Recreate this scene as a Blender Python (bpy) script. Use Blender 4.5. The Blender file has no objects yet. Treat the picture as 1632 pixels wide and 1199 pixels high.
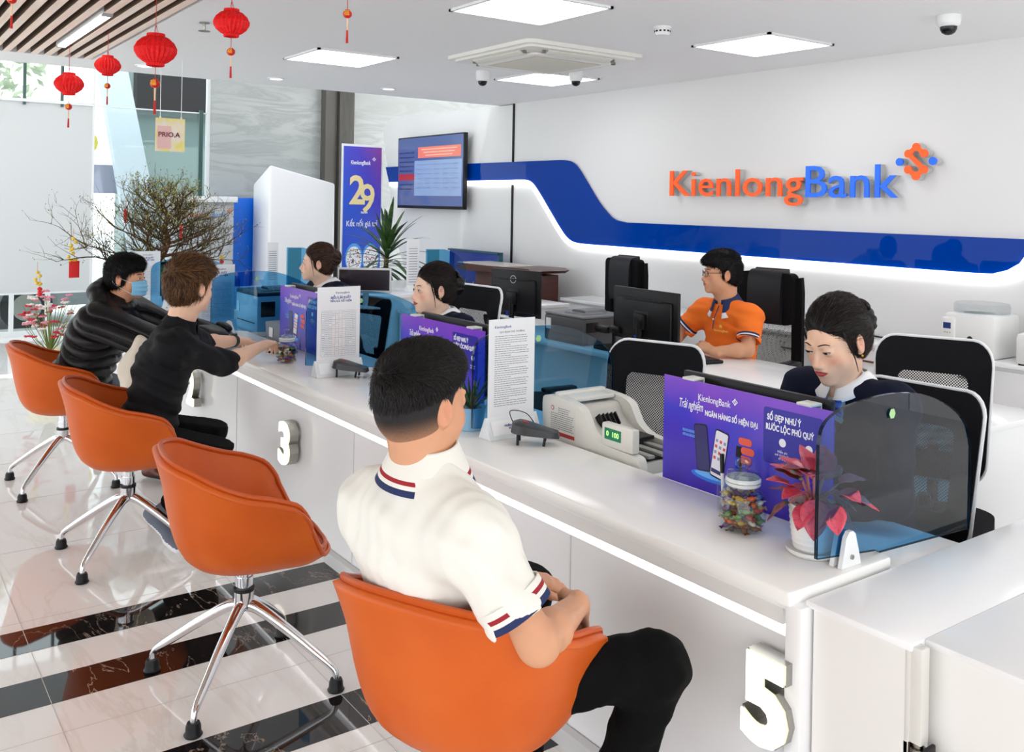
import bpy, bmesh, math, random
import numpy as np
from mathutils import Vector as V, Matrix
C = bpy.context.scene.collection
PI = math.pi
rnd = random.Random(7)
def s2l(c): return tuple((x/12.92 if x <= .04045 else ((x+.055)/1.055)**2.4) for x in c)
def rgb(r, g, b): return s2l((r/255, g/255, b/255))
# ---------------------------------------------------------------- materials
MATS = {}
def mat(name, col=(.8,.8,.8), rough=.5, metal=0., spec=.5, emit=None, es=0., bump=None, coat=0., var=None, sheen=0., sss=0., vcol=False, alpha=None, trans=0., ior=1.45):
    if name in MATS: return MATS[name]
    m = bpy.data.materials.new(name); m.use_nodes = True; nt = m.node_tree; b = nt.nodes['Principled BSDF']
    b.inputs['Base Color'].default_value = (*col, 1); b.inputs['Roughness'].default_value = rough
    b.inputs['Metallic'].default_value = metal; b.inputs['Specular IOR Level'].default_value = spec
    b.inputs['Coat Weight'].default_value = coat; b.inputs['Sheen Weight'].default_value = sheen; b.inputs['IOR'].default_value = ior
    b.inputs['Transmission Weight'].default_value = trans
    if sss: b.inputs['Subsurface Weight'].default_value = sss; b.inputs['Subsurface Radius'].default_value = (.012,.004,.002); b.inputs['Subsurface Scale'].default_value = 1.
    if emit: b.inputs['Emission Color'].default_value = (*emit, 1); b.inputs['Emission Strength'].default_value = es
    tc = None
    def coords(scale):
        t = nt.nodes.new('ShaderNodeTexCoord'); mp = nt.nodes.new('ShaderNodeMapping'); nt.links.new(t.outputs['Object'], mp.inputs[0])
        mp.inputs['Scale'].default_value = scale if isinstance(scale, tuple) else (scale,)*3
        return mp.outputs[0]
    if bump:   # (scale, strength, detail, distance)
        n = nt.nodes.new('ShaderNodeTexNoise'); nt.links.new(coords(bump[0]), n.inputs['Vector']); n.inputs['Scale'].default_value = 1; n.inputs['Detail'].default_value = bump[2] if len(bump) > 2 else 2
        bp = nt.nodes.new('ShaderNodeBump'); bp.inputs['Strength'].default_value = bump[1]; bp.inputs['Distance'].default_value = bump[3] if len(bump) > 3 else .002
        nt.links.new(n.outputs[0], bp.inputs['Height']); nt.links.new(bp.outputs[0], b.inputs['Normal'])
    if var:    # (scale, colour2, detail, lo, hi)
        n = nt.nodes.new('ShaderNodeTexNoise'); nt.links.new(coords(var[0]), n.inputs['Vector']); n.inputs['Scale'].default_value = 1; n.inputs['Detail'].default_value = var[2] if len(var) > 2 else 3
        r = nt.nodes.new('ShaderNodeValToRGB'); r.color_ramp.elements[0].position = var[3] if len(var) > 3 else .35; r.color_ramp.elements[1].position = var[4] if len(var) > 4 else .65
        r.color_ramp.elements[0].color = (*col, 1); r.color_ramp.elements[1].color = (*var[1], 1)
        nt.links.new(n.outputs[0], r.inputs[0]); nt.links.new(r.outputs[0], b.inputs['Base Color'])
    if vcol:
        a = nt.nodes.new('ShaderNodeVertexColor'); a.layer_name = 'Col'; nt.links.new(a.outputs[0], b.inputs['Base Color'])
    MATS[name] = m; return m
def glassy(name, tint, gloss=.06, rough=.02, fres=1.45):
    """thin clear sheet: tinted see-through plus a Fresnel reflection"""
    if name in MATS: return MATS[name]
    m = bpy.data.materials.new(name); m.use_nodes = True; nt = m.node_tree; nt.nodes.clear()
    o = nt.nodes.new('ShaderNodeOutputMaterial'); t = nt.nodes.new('ShaderNodeBsdfTransparent'); t.inputs[0].default_value = (*tint, 1)
    g = nt.nodes.new('ShaderNodeBsdfGlossy'); g.inputs['Roughness'].default_value = rough
    f = nt.nodes.new('ShaderNodeFresnel'); f.inputs[0].default_value = fres
    x = nt.nodes.new('ShaderNodeMixShader'); gm = nt.nodes.new('ShaderNodeNewGeometry'); iv = nt.nodes.new('ShaderNodeMath'); iv.operation = 'SUBTRACT'; iv.inputs[0].default_value = 1; nt.links.new(gm.outputs['Backfacing'], iv.inputs[1]); ml = nt.nodes.new('ShaderNodeMath'); ml.operation = 'MULTIPLY'; nt.links.new(f.outputs[0], ml.inputs[0]); nt.links.new(iv.outputs[0], ml.inputs[1]); nt.links.new(ml.outputs[0], x.inputs[0]); nt.links.new(t.outputs[0], x.inputs[1]); nt.links.new(g.outputs[0], x.inputs[2])
    nt.links.new(x.outputs[0], o.inputs[0]); MATS[name] = m; return m
# ---------------------------------------------------------------- mesh builder
class MB:
    def __init__(s): s.v = []; s.f = []; s.m = []; s.M = Matrix.Identity(4)
    def put(s, vs, fs, m=0):
        o = len(s.v); s.v += [tuple(s.M @ V(p)) for p in vs]; s.f += [tuple(i+o for i in f) for f in fs]
        s.m += list(m) if isinstance(m, (list, tuple)) else [m]*len(fs); return s
    def bm(s, b, m=0):
        b.verts.index_update(); return s.put([v.co for v in b.verts], [[v.index for v in f.verts] for f in b.faces], m)
    def box(s, c, d, bev=0, rot=None, m=0, seg=2):
        b = bmesh.new(); bmesh.ops.create_cube(b, size=1)
        bmesh.ops.scale(b, vec=V(d), verts=b.verts)
        if bev: bmesh.ops.bevel(b, geom=b.edges[:], offset=min(bev, min(d)*.49), segments=seg, affect='EDGES', profile=.5)
        R = Matrix.Translation(V(c)) @ (rot.to_4x4() if rot else Matrix.Identity(4))
        bmesh.ops.transform(b, matrix=R, verts=b.verts); s.bm(b, m); b.free(); return s
    def tube(s, pts, r, seg=10, m=0, caps=True, closed=False, flat=None):
        pts = [V(p) for p in pts]; n = len(pts); rs = r if isinstance(r, (list, tuple)) else [r]*n
        vs = []; up = None
        for i, p in enumerate(pts):
            if closed: t = (pts[(i+1) % n]-pts[i-1]).normalized()
            else: t = (pts[min(i+1, n-1)]-pts[max(i-1, 0)]).normalized()
            if up is None:
                a = V((0,0,1)) if abs(t.z) < .9 else V((1,0,0)); up = (a - t*a.dot(t)).normalized()
            else:
                up = up - t*up.dot(t); up = up.normalized() if up.length > 1e-6 else t.orthogonal().normalized()
            w = t.cross(up)
            for k in range(seg):
                an = 2*PI*k/seg; vs.append(p + (up*math.cos(an)*(flat or 1) + w*math.sin(an))*rs[i])
        fs = []
        for i in range(n if closed else n-1):
            for k in range(seg):
                a = i*seg+k; b = i*seg+(k+1) % seg; j = (i+1) % n; c = j*seg+(k+1) % seg; d = j*seg+k
                fs.append((a,b,c,d))
        if caps and not closed: fs += [tuple(range(seg))[::-1], tuple((n-1)*seg+k for k in range(seg))]
        return s.put(vs, fs, m)
    def cyl(s, a, b, r, r2=None, seg=20, m=0): return s.tube([a, b], [r, r if r2 is None else r2], seg, m)
    def lathe(s, prof, seg=28, c=(0,0,0), m=0, sy=1., R=None):
        vs = []; fs = []; n = len(prof)
        for (r, z) in prof:
            for k in range(seg):
                a = 2*PI*k/seg; p = V((r*math.cos(a), r*math.sin(a)*sy, z))
                if R: p = R @ p
                vs.append(V(c)+p)
        for i in range(n-1):
            for k in range(seg):
                k2 = (k+1) % seg; fs.append((i*seg+k, i*seg+k2, (i+1)*seg+k2, (i+1)*seg+k))
        ms = [m[i] if isinstance(m, list) else m for i in range(n-1) for k in range(seg)]
        if prof[0][0] > 1e-5: fs.append(tuple(range(seg))[::-1]); ms.append(ms[0])
        if prof[-1][0] > 1e-5: fs.append(tuple((n-1)*seg+k for k in range(seg))); ms.append(ms[-1])
        return s.put(vs, fs, ms)
    def prism(s, poly, a, b, axis='z', m=0, mside=None):
        """poly 2-D outline extruded from a to b along axis; x: (u,v)->(y,z), y: (u,v)->(x,z)"""
        f = {'z': lambda u, v, w: (u,v,w), 'y': lambda u, v, w: (u,w,v), 'x': lambda u, v, w: (w,u,v)}[axis]
        n = len(poly); ar = sum(poly[i][0]*poly[(i+1) % n][1]-poly[(i+1) % n][0]*poly[i][1] for i in range(n))
        if ar < 0: poly = poly[::-1]
        vs = [f(u,v,a) for u, v in poly]+[f(u,v,b) for u, v in poly]
        fs = [tuple(range(n))[::-1], tuple(range(n,2*n))]+[(i,(i+1) % n,(i+1) % n+n,i+n) for i in range(n)]
        if axis == 'y': fs = [g[::-1] for g in fs]
        return s.put(vs, fs, [m,m]+[m if mside is None else mside]*n)
    def sph(s, c, r, seg=16, ring=10, m=0, rot=None):
        r = r if isinstance(r, (tuple, list)) else (r,)*3
        vs = []; fs = []
        for i in range(ring+1):
            th = PI*i/ring
            for k in range(seg):
                p = V((math.sin(th)*math.cos(2*PI*k/seg)*r[0], math.sin(th)*math.sin(2*PI*k/seg)*r[1], -math.cos(th)*r[2]))
                if rot: p = rot @ p
                vs.append(V(c)+p)
        for i in range(ring):
            for k in range(seg): fs.append((i*seg+k, i*seg+(k+1) % seg, (i+1)*seg+(k+1) % seg, (i+1)*seg+k))
        return s.put(vs, fs, m)
    def quad(s, a, b, c, d, m=0): return s.put([a,b,c,d], [(0,1,2,3)], m)
    def grid(s, fn, nu, nv, m=0, closeu=False):
        vs = [fn(i/(nu if closeu else nu-1), j/(nv-1)) for j in range(nv) for i in range(nu)]; fs = []
        for j in range(nv-1):
            for i in range(nu if closeu else nu-1):
                i2 = (i+1) % nu; fs.append((j*nu+i, j*nu+i2, (j+1)*nu+i2, (j+1)*nu+i))
        ms = [m(f % (nu if closeu else nu-1), f//(nu if closeu else nu-1)) for f in range(len(fs))] if callable(m) else m
        return s.put(vs, fs, ms)
    def build(s, name, mats, parent=None, smooth=True, solid=0, sub=0, loc=None, merge=False):
        me = bpy.data.meshes.new(name); me.from_pydata(s.v, [], s.f)
        mats = mats if isinstance(mats, (list, tuple)) else [mats]
        for x in mats: me.materials.append(x)
        me.polygons.foreach_set('material_index', [min(i, len(mats)-1) for i in s.m])
        if merge:
            b = bmesh.new(); b.from_mesh(me); bmesh.ops.remove_doubles(b, verts=b.verts, dist=1e-5); b.to_mesh(me); b.free()
        if smooth:
            me.polygons.foreach_set('use_smooth', [True]*len(me.polygons)); me.set_sharp_from_angle(angle=math.radians(38))
        me.update(); o = bpy.data.objects.new(name, me); C.objects.link(o)
        if parent: o.parent = parent
        if loc: o.location = loc
        if solid:
            md = o.modifiers.new('solid', 'SOLIDIFY'); md.thickness = solid; md.offset = 0
        if sub:
            md = o.modifiers.new('sub', 'SUBSURF'); md.levels = sub; md.render_levels = sub
        return o
def tag(o, label=None, cat=None, group=None, kind=None):
    for k, v in (('label', label), ('category', cat), ('group', group), ('kind', kind)):
        if v: o[k] = v
    return o
def thing(name, label, cat, loc=(0,0,0), rotz=0, group=None):
    o = bpy.data.objects.new(name, None); C.objects.link(o); o.location = loc; o.rotation_euler = (0,0,rotz); o.empty_display_size = .05
    return tag(o, label, cat, group)
def wpart(mb, name, mats, root, **k):
    """part whose vertices are written in world coordinates, under a root Empty"""
    Mi = (Matrix.Translation(root.location) @ Matrix.Rotation(root.rotation_euler.z, 4, 'Z')).inverted()
    mb.v = [tuple(Mi @ V(p)) for p in mb.v]
    return mb.build(name, mats, root, **k)
def struct(mb, name, mats, **k): return tag(mb.build(name, mats, **k), kind='structure')
def copy_tree(o, parent=None):
    c = o.copy(); C.objects.link(c)
    if parent: c.parent = parent
    for ch in list(o.children): copy_tree(ch, c)
    return c
def text(mb, s, size, M, m=0, ext=.0004, bold=0., align='CENTER', shear=0., width=None, sx=1.):
    """letters as mesh, laid out in the xy plane of M, added to mb"""
    cu = bpy.data.curves.new('t', 'FONT'); cu.body = s; cu.size = size; cu.extrude = ext; cu.offset = bold; cu.align_x = align; cu.align_y = 'CENTER'; cu.shear = shear; cu.resolution_u = 3
    o = bpy.data.objects.new('t', cu); C.objects.link(o)
    dg = bpy.context.evaluated_depsgraph_get(); dg.update()
    me = bpy.data.meshes.new_from_object(o.evaluated_get(dg))
    vs = [v.co.copy() for v in me.vertices]
    if width and vs:
        x0 = min(v.x for v in vs); x1 = max(v.x for v in vs); sx = width/(x1-x0)
    sv = mb.M; mb.M = M
    mb.put([(v.x*sx, v.y, v.z) for v in vs], [tuple(p.vertices) for p in me.polygons], m); mb.M = sv
    bpy.data.objects.remove(o); bpy.data.curves.remove(cu); bpy.data.meshes.remove(me)
def frame(o, u, v):
    """matrix with origin o, x axis u, y axis v, z = u x v"""
    u = V(u).normalized(); v = V(v).normalized(); w = u.cross(v)
    return Matrix(((u.x,v.x,w.x,o[0]),(u.y,v.y,w.y,o[1]),(u.z,v.z,w.z,o[2]),(0,0,0,1)))
def rrect(w, h, r, n=5, c=(0,0)):
    out = []
    for cx, cy, a0 in ((w/2-r,h/2-r,0),(-w/2+r,h/2-r,90),(-w/2+r,-h/2+r,180),(w/2-r,-h/2+r,270)):
        for i in range(n+1):
            a = math.radians(a0+90*i/n); out.append((c[0]+cx+r*math.cos(a), c[1]+cy+r*math.sin(a)))
    return out
def disc(c, r, n=20): return [(c[0]+r*math.cos(2*PI*i/n), c[1]+r*math.sin(2*PI*i/n)) for i in range(n)]
def smoothpoly(pts, n=8, closed=False):
    """Catmull-Rom through points"""
    P = [np.array(p, float) for p in pts]; out = []; N = len(P)
    for i in range(N if closed else N-1):
        p0 = P[(i-1) % N] if closed or i > 0 else P[0]; p1 = P[i]; p2 = P[(i+1) % N]; p3 = P[(i+2) % N] if closed or i+2 < N else P[-1]
        for k in range(n):
            t = k/n; out.append(tuple(.5*((2*p1)+(-p0+p2)*t+(2*p0-5*p1+4*p2-p3)*t*t+(-p0+3*p1-3*p2+p3)*t**3)))
    if not closed: out.append(tuple(P[-1]))
    return out
# ---------------------------------------------------------------- signed-distance sculpting
class SDF:
    def __init__(s, lo, hi, res):
        s.lo = np.array(lo, np.float32); s.res = res; s.n = np.ceil((np.array(hi)-s.lo)/res).astype(int)+1
        s.F = np.full(tuple(s.n), 1.0, np.float32)
    def _sub(s, lo, hi, pad):
        a = np.maximum(np.floor((np.array(lo)-pad-s.lo)/s.res).astype(int), 0); b = np.minimum(np.ceil((np.array(hi)+pad-s.lo)/s.res).astype(int)+1, s.n)
        if np.any(b <= a): return None
        ax = [(s.lo[i]+s.res*np.arange(a[i], b[i], dtype=np.float32)) for i in range(3)]
        return tuple(slice(a[i], b[i]) for i in range(3)), ax[0][:,None,None], ax[1][None,:,None], ax[2][None,None,:]
    def apply(s, lo, hi, fn, k=.01, mode='u'):
        q = s._sub(lo, hi, k+3*s.res)
        if q is None: return
        sl, X, Y, Z = q; d = fn(X, Y, Z).astype(np.float32); A = s.F[sl]
        if mode == 'u': h = np.maximum(k-np.abs(A-d), 0)/k if k > 0 else 0; s.F[sl] = np.minimum(A, d)-h*h*k*.25
        elif mode == 's': d = -d; h = np.maximum(k-np.abs(A-d), 0)/k if k > 0 else 0; s.F[sl] = np.maximum(A, d)+h*h*k*.25
        elif mode == 'i': h = np.maximum(k-np.abs(A-d), 0)/k if k > 0 else 0; s.F[sl] = np.maximum(A, d)+h*h*k*.25
        elif mode == 'd': s.F[sl] = A+d
    def cap(s, a, b, ra, rb=None, k=.01, mode='u', flat=None, mod=None):
        """tapered capsule; flat=(axis vector, factor) squashes the section; mod(t,X,Y,Z) changes the radius"""
        a = np.array(a, np.float32); b = np.array(b, np.float32); rb = ra if rb is None else rb; R = max(ra, rb)+.03*(mod is not None)
        ba = b-a; L2 = float(ba@ba)+1e-12
        def fn(X, Y, Z):
            x, y, z = X-a[0], Y-a[1], Z-a[2]
            t = np.clip((x*ba[0]+y*ba[1]+z*ba[2])/L2, 0, 1); x, y, z = x-t*ba[0], y-t*ba[1], z-t*ba[2]
            if flat:
                n, f = np.array(flat[0], np.float32), flat[1]; n = n/np.linalg.norm(n); w = (x*n[0]+y*n[1]+z*n[2])*(1/f-1); x, y, z = x+w*n[0], y+w*n[1], z+w*n[2]
            r = ra+(rb-ra)*t
            if mod: r = r+mod(t, X, Y, Z)
            d = np.sqrt(x*x+y*y+z*z)-r
            return d*(min(1, flat[1]) if flat else 1)
        s.apply(np.minimum(a, b)-R, np.maximum(a, b)+R, fn, k, mode)
    def ell(s, c, r, R=None, k=.01, mode='u', mod=None):
        c = np.array(c, np.float32); r = np.array(r if np.ndim(r) else (r,)*3, np.float32); M = np.eye(3) if R is None else np.array(R, float)
        ext = np.sqrt(((M*r[None,:])**2).sum(1))+(.03 if mod else 0)
        def fn(X, Y, Z):
            x, y, z = X-c[0], Y-c[1], Z-c[2]
            p = [M[0,i]*x+M[1,i]*y+M[2,i]*z for i in range(3)]
            k0 = np.sqrt(sum((p[i]/r[i])**2 for i in range(3)))+1e-9; k1 = np.sqrt(sum((p[i]/r[i]**2)**2 for i in range(3)))+1e-9
            d = k0*(k0-1)/k1
            if mod: d = d-mod(X, Y, Z)
            return d
        s.apply(c-ext, c+ext, fn, k, mode)
    def box(s, c, h, R=None, rr=.005, k=.005, mode='u'):
        c = np.array(c, np.float32); h = np.array(h, np.float32)-rr; M = np.eye(3) if R is None else np.array(R, float); ext = np.abs(M)@(h+rr)
        def fn(X, Y, Z):
            x, y, z = X-c[0], Y-c[1], Z-c[2]
            q = [np.abs(M[0,i]*x+M[1,i]*y+M[2,i]*z)-h[i] for i in range(3)]
            return np.sqrt(sum(np.maximum(g, 0)**2 for g in q))+np.minimum(np.maximum(np.maximum(q[0], q[1]), q[2]), 0)-rr
        s.apply(c-ext, c+ext, fn, k, mode)
    def plane(s, p, n, k=.004):
        """keep the side behind the plane"""
        n = np.array(n, float); n /= np.linalg.norm(n); p = np.array(p, float)
        s.apply(s.lo, s.lo+s.res*s.n, lambda X, Y, Z: (X-p[0])*n[0]+(Y-p[1])*n[1]+(Z-p[2])*n[2], k, 'i')
    def noise(s, amp, freq, seed=0, stretch=(1,1,1)):
        r = np.random.RandomState(seed); q = s._sub(s.lo, s.lo+s.res*s.n, 0); sl, X, Y, Z = q; d = 0
        for o in range(4):
            K = r.normal(size=3)*np.array(stretch); K = K/np.linalg.norm(K)*freq*(1.5**o)*r.uniform(.8, 1.2); K2 = r.normal(size=3)*freq*.35; ph = r.uniform(0, 6, 2)
            d = d+np.sin(X*K[0]+Y*K[1]+Z*K[2]+ph[0]+1.6*np.sin(X*K2[0]+Y*K2[1]+Z*K2[2]+ph[1]))/(1.35**o)
        s.F[sl] = s.F[sl]+(amp*.5*d).astype(np.float32)
    def mesh(s, crop=True):
        F = s.F; F[0]=1; F[-1]=1; F[:,0]=1; F[:,-1]=1; F[:,:,0]=1; F[:,:,-1]=1
        S = F < 0; n = s.n
        cnt = np.zeros(tuple(n-1), np.uint8)
        cor = [(i,j,k) for i in (0,1) for j in (0,1) for k in (0,1)]
        for (i,j,k) in cor: cnt += S[i:n[0]-1+i, j:n[1]-1+j, k:n[2]-1+k]
        mix = np.argwhere((cnt > 0) & (cnt < 8)); idx = np.full(tuple(n-1), -1, np.int32); idx[mix[:,0],mix[:,1],mix[:,2]] = np.arange(len(mix))
        acc = np.zeros((len(mix),3)); w = np.zeros(len(mix))
        for ca in cor:
            for ax in range(3):
                if ca[ax]: continue
                cb = list(ca); cb[ax] = 1
                fa = F[mix[:,0]+ca[0],mix[:,1]+ca[1],mix[:,2]+ca[2]]; fb = F[mix[:,0]+cb[0],mix[:,1]+cb[1],mix[:,2]+cb[2]]
                c = (fa < 0) != (fb < 0); t = np.where(c, fa/(np.where(c, fa-fb, 1)), 0)
                p = np.array(ca, float)[None,:].repeat(len(mix), 0); p[:,ax] += t
                acc[c] += p[c]; w[c] += 1
        vs = s.lo+s.res*(mix+acc/w[:,None])
        quads = []
        for ax in range(3):
            a, b = [(1,2),(2,0),(0,1)][ax]
            sl0 = [slice(1,-1)]*3; sl0[ax] = slice(0, n[ax]-1); sl1 = list(sl0); sl1[ax] = slice(1, n[ax])
            A = S[tuple(sl0)]; B = S[tuple(sl1)]; e = np.argwhere(A != B)
            if not len(e): continue
            flip = A[e[:,0],e[:,1],e[:,2]]; base = e+1; base[:,ax] -= 1
            def cell(da, db):
                q = base.copy(); q[:,a] -= da; q[:,b] -= db; return idx[q[:,0],q[:,1],q[:,2]]
            q = np.stack([cell(1,1), cell(0,1), cell(0,0), cell(1,0)], 1); q[~flip] = q[~flip][:,::-1]; quads.append(q)
        Q = np.concatenate(quads); Q = Q[(Q >= 0).all(1)]
        return vs, Q
def biggest(vs, Q, keep=1):
    """keep only the largest connected pieces"""
    lab = np.arange(len(vs))
    while True:
        m = lab[Q].min(1); new = lab.copy()
        for i in range(4): np.minimum.at(new, Q[:,i], m)
        new = new[new]
        if (new == lab).all(): break
        lab = new
    u, c = np.unique(lab, return_counts=True); good = u[np.argsort(-c)[:keep]]; ok = np.isin(lab, good)
    mp = np.cumsum(ok)-1; return vs[ok], mp[Q[ok[Q[:,0]]]]
def sdf_obj(name, S, mats, root=None, colfn=None, M=None, keep=1, relax=2, mfn=None):
    """surface-net mesh; world coords -> local to root (an Empty rotated about z only), or as given by M"""
    vs, Q = S.mesh()
    if keep: vs, Q = biggest(vs, Q, keep)
    for _ in range(relax):
        acc = np.zeros_like(vs); w = np.zeros(len(vs))
        for i in range(4):
            for j in (1, 3): np.add.at(acc, Q[:,i], vs[Q[:,(i+j) % 4]]); np.add.at(w, Q[:,i], 1)
        vs = vs*.5+.5*acc/np.maximum(w, 1)[:,None]
    wv = vs
    if root is not None and M is None:
        Mi = np.array((Matrix.Translation(root.location) @ Matrix.Rotation(root.rotation_euler.z, 4, 'Z')).inverted()); vs = vs@Mi[:3,:3].T+Mi[:3,3]
    me = bpy.data.meshes.new(name); me.vertices.add(len(vs)); me.vertices.foreach_set('co', vs.astype(np.float32).ravel())
    me.loops.add(len(Q)*4); me.loops.foreach_set('vertex_index', Q.astype(np.int32).ravel())
    me.polygons.add(len(Q)); me.polygons.foreach_set('loop_start', np.arange(0, len(Q)*4, 4, dtype=np.int32)); me.polygons.foreach_set('loop_total', np.full(len(Q), 4, dtype=np.int32))
    me.polygons.foreach_set('use_smooth', np.ones(len(Q), bool))
    for x in (mats if isinstance(mats, (list, tuple)) else [mats]): me.materials.append(x)
    if mfn is not None: me.polygons.foreach_set('material_index', mfn(wv[Q].mean(1)).astype(np.int32))
    me.update(calc_edges=True); me.validate()
    if colfn is not None:
        col = colfn(wv); at = me.color_attributes.new('Col', 'FLOAT_COLOR', 'POINT'); at.data.foreach_set('color', np.concatenate([col, np.ones((len(col),1))], 1).astype(np.float32).ravel())
    o = bpy.data.objects.new(name, me); C.objects.link(o)
    if root is not None: o.parent = root
    if M is not None: o.matrix_local = M
    return o
def fbm(P, freq, seed=0, octs=4):
    r = np.random.RandomState(seed); d = 0
    for o in range(octs):
        K = r.normal(size=3); K = K/np.linalg.norm(K)*freq*1.7**o; K2 = r.normal(size=3)*freq*.6; d = d+np.sin(P@K+r.uniform(0,6)+1.7*np.sin(P@K2+r.uniform(0,6)))/1.5**o
    return d
# ================================================================ camera, light
cam = bpy.data.objects.new('camera', bpy.data.cameras.new('camera')); C.objects.link(cam); bpy.context.scene.camera = cam
F_PX = 1478.0; cam.data.sensor_width = 36; cam.data.sensor_fit = 'HORIZONTAL'; cam.data.lens = 36*F_PX/1632
cam.data.shift_x = 0; cam.data.shift_y = -(599.5-324)/1632; cam.data.clip_start = .05; cam.data.clip_end = 400
_a = math.atan2(1058, 1478); fwv = V((-math.cos(_a), math.sin(_a), 0)); rtv = V((math.sin(_a), math.cos(_a), 0)); upv = V((0,0,1))
_r = .0175; r2 = rtv*math.cos(_r)+upv*math.sin(_r); u2 = -rtv*math.sin(_r)+upv*math.cos(_r)
cam.matrix_world = Matrix(((r2.x,u2.x,-fwv.x,0),(r2.y,u2.y,-fwv.y,0),(r2.z,u2.z,-fwv.z,1.65),(0,0,0,1)))
sc = bpy.context.scene
vs_ = sc.view_settings; vs_.view_transform = 'Standard'; vs_.look = 'None'; vs_.gamma = 1; vs_.exposure = 1.2
try: vs_.use_curve_mapping = False
except Exception: pass
W = bpy.data.worlds.new('sky'); bpy.context.scene.world = W; W.use_nodes = True; nt = W.node_tree; bg = nt.nodes['Background']
tcw = nt.nodes.new('ShaderNodeTexCoord'); sep = nt.nodes.new('ShaderNodeSeparateXYZ'); nt.links.new(tcw.outputs['Generated'], sep.inputs[0])
rp = nt.nodes.new('ShaderNodeValToRGB'); nt.links.new(sep.outputs[2], rp.inputs[0])
rp.color_ramp.elements[0].position = .0; rp.color_ramp.elements[0].color = (.82,.82,.82,1); rp.color_ramp.elements[1].position = .5; rp.color_ramp.elements[1].color = (.86,.93,1,1)
nt.links.new(rp.outputs[0], bg.inputs[0]); bg.inputs[1].default_value = 1.25
# ================================================================ shell materials
white = mat('white paint', rgb(234,234,234), .55)
gloss_white = mat('glossy white laminate', rgb(247,247,248), .16, spec=.5)
cream = mat('cream solid surface', rgb(249,248,245), .14)
ceil_m = mat('ceiling paint', rgb(247,247,247), .7)
black = mat('black plastic', rgb(20,20,22), .38, spec=.3, bump=(900,.15,1,.0005))
dark = mat('near black', rgb(12,12,13), .5)
steel = mat('brushed steel', rgb(170,168,162), .3, metal=1)
chrome = mat('chrome', rgb(225,225,228), .09, metal=1)
def marble_nodes(name, base, vein, rough, sc_=(1.2,1.2,1.2), width=.03, tile=None, grout=None, strength=1., cloud=None):
    m = bpy.data.materials.new(name); m.use_nodes = True; nt = m.node_tree; b = nt.nodes['Principled BSDF']; b.inputs['Roughness'].default_value = rough
    t = nt.nodes.new('ShaderNodeTexCoord'); mp = nt.nodes.new('ShaderNodeMapping'); nt.links.new(t.outputs['Object'], mp.inputs[0]); mp.inputs['Scale'].default_value = sc_
    n = nt.nodes.new('ShaderNodeTexNoise'); n.inputs['Scale'].default_value = 1.6; n.inputs['Detail'].default_value = 7; n.inputs['Roughness'].default_value = .6; n.inputs['Distortion'].default_value = 1.2; nt.links.new(mp.outputs[0], n.inputs['Vector'])
    s = nt.nodes.new('ShaderNodeMath'); s.operation = 'SUBTRACT'; s.inputs[1].default_value = .5; nt.links.new(n.outputs[0], s.inputs[0])
    a = nt.nodes.new('ShaderNodeMath'); a.operation = 'ABSOLUTE'; nt.links.new(s.outputs[0], a.inputs[0])
    r = nt.nodes.new('ShaderNodeValToRGB'); r.color_ramp.elements[0].position = 0; r.color_ramp.elements[0].color = (*vein,1); r.color_ramp.elements[1].position = width; r.color_ramp.elements[1].color = (*base,1)
    nt.links.new(a.outputs[0], r.inputs[0])
    out = r.outputs[0]
    if cloud:
        n2 = nt.nodes.new('ShaderNodeTexNoise'); n2.inputs['Scale'].default_value = 1.1; n2.inputs['Detail'].default_value = 4; nt.links.new(mp.outputs[0], n2.inputs['Vector'])
        r2_ = nt.nodes.new('ShaderNodeValToRGB'); r2_.color_ramp.elements[0].position = .4; r2_.color_ramp.elements[0].color = (0,0,0,1); r2_.color_ramp.elements[1].position = .7; r2_.color_ramp.elements[1].color = (1,1,1,1); nt.links.new(n2.outputs[0], r2_.inputs[0])
        mx = nt.nodes.new('ShaderNodeMix'); mx.data_type = 'RGBA'; nt.links.new(r2_.outputs[0], mx.inputs[0]); nt.links.new(out, mx.inputs[6]); mx.inputs[7].default_value = (*cloud,1); out = mx.outputs[2]
    nt.links.new(out, b.inputs['Base Color']); m['out'] = ''; MATS[name] = m; return m
floor_w = marble_nodes('pale polished marble', rgb(246,244,240), rgb(236,231,224), .035, (.35,1.6,1), .03, cloud=rgb(248,247,245))
floor_k = marble_nodes('black veined marble', rgb(28,25,25), rgb(190,170,150), .03, (1.1,1.8,1), .006, cloud=rgb(38,33,32))
grout = mat('grout', rgb(208,204,198), .6)
wall_marble = marble_nodes('grey veined wall marble', rgb(180,184,182), rgb(160,164,162), .18, (.5,.5,2.6), .10, cloud=rgb(170,175,173))
# ================================================================ floor
mb = MB(); mb.box((-5,1.5,-.05), (15.6,13,.1)); struct(mb, 'floor', floor_w)
for k, (x0, x1) in enumerate(((-3.915,-3.715),(-3.495,-3.295),(-2.83,-2.62),(-2.40,-2.20))):
    mb = MB(); mb.box(((x0+x1)/2,-1.1,.0005), (x1-x0,5.9,.001)); struct(mb, 'floor_inlay_%d' % (k+1), floor_k)
mb = MB()
for x in (-12,-11.2,-10.4,-9.6,-8.8,-8.0,-7.2,-6.4,-5.6,-4.8,-3.99,-3.1,-2.52,-2.12,-1.4,-.6): mb.box((x,1.5,.0004), (.002,12.8,.0008))
for y in (-3.4,-2.6,-1.8,-1.0,-.2,.56,1.36): mb.box((-5,y,.0007), (15.4,.002,.0014))
struct(mb, 'floor_joints', grout)
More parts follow.
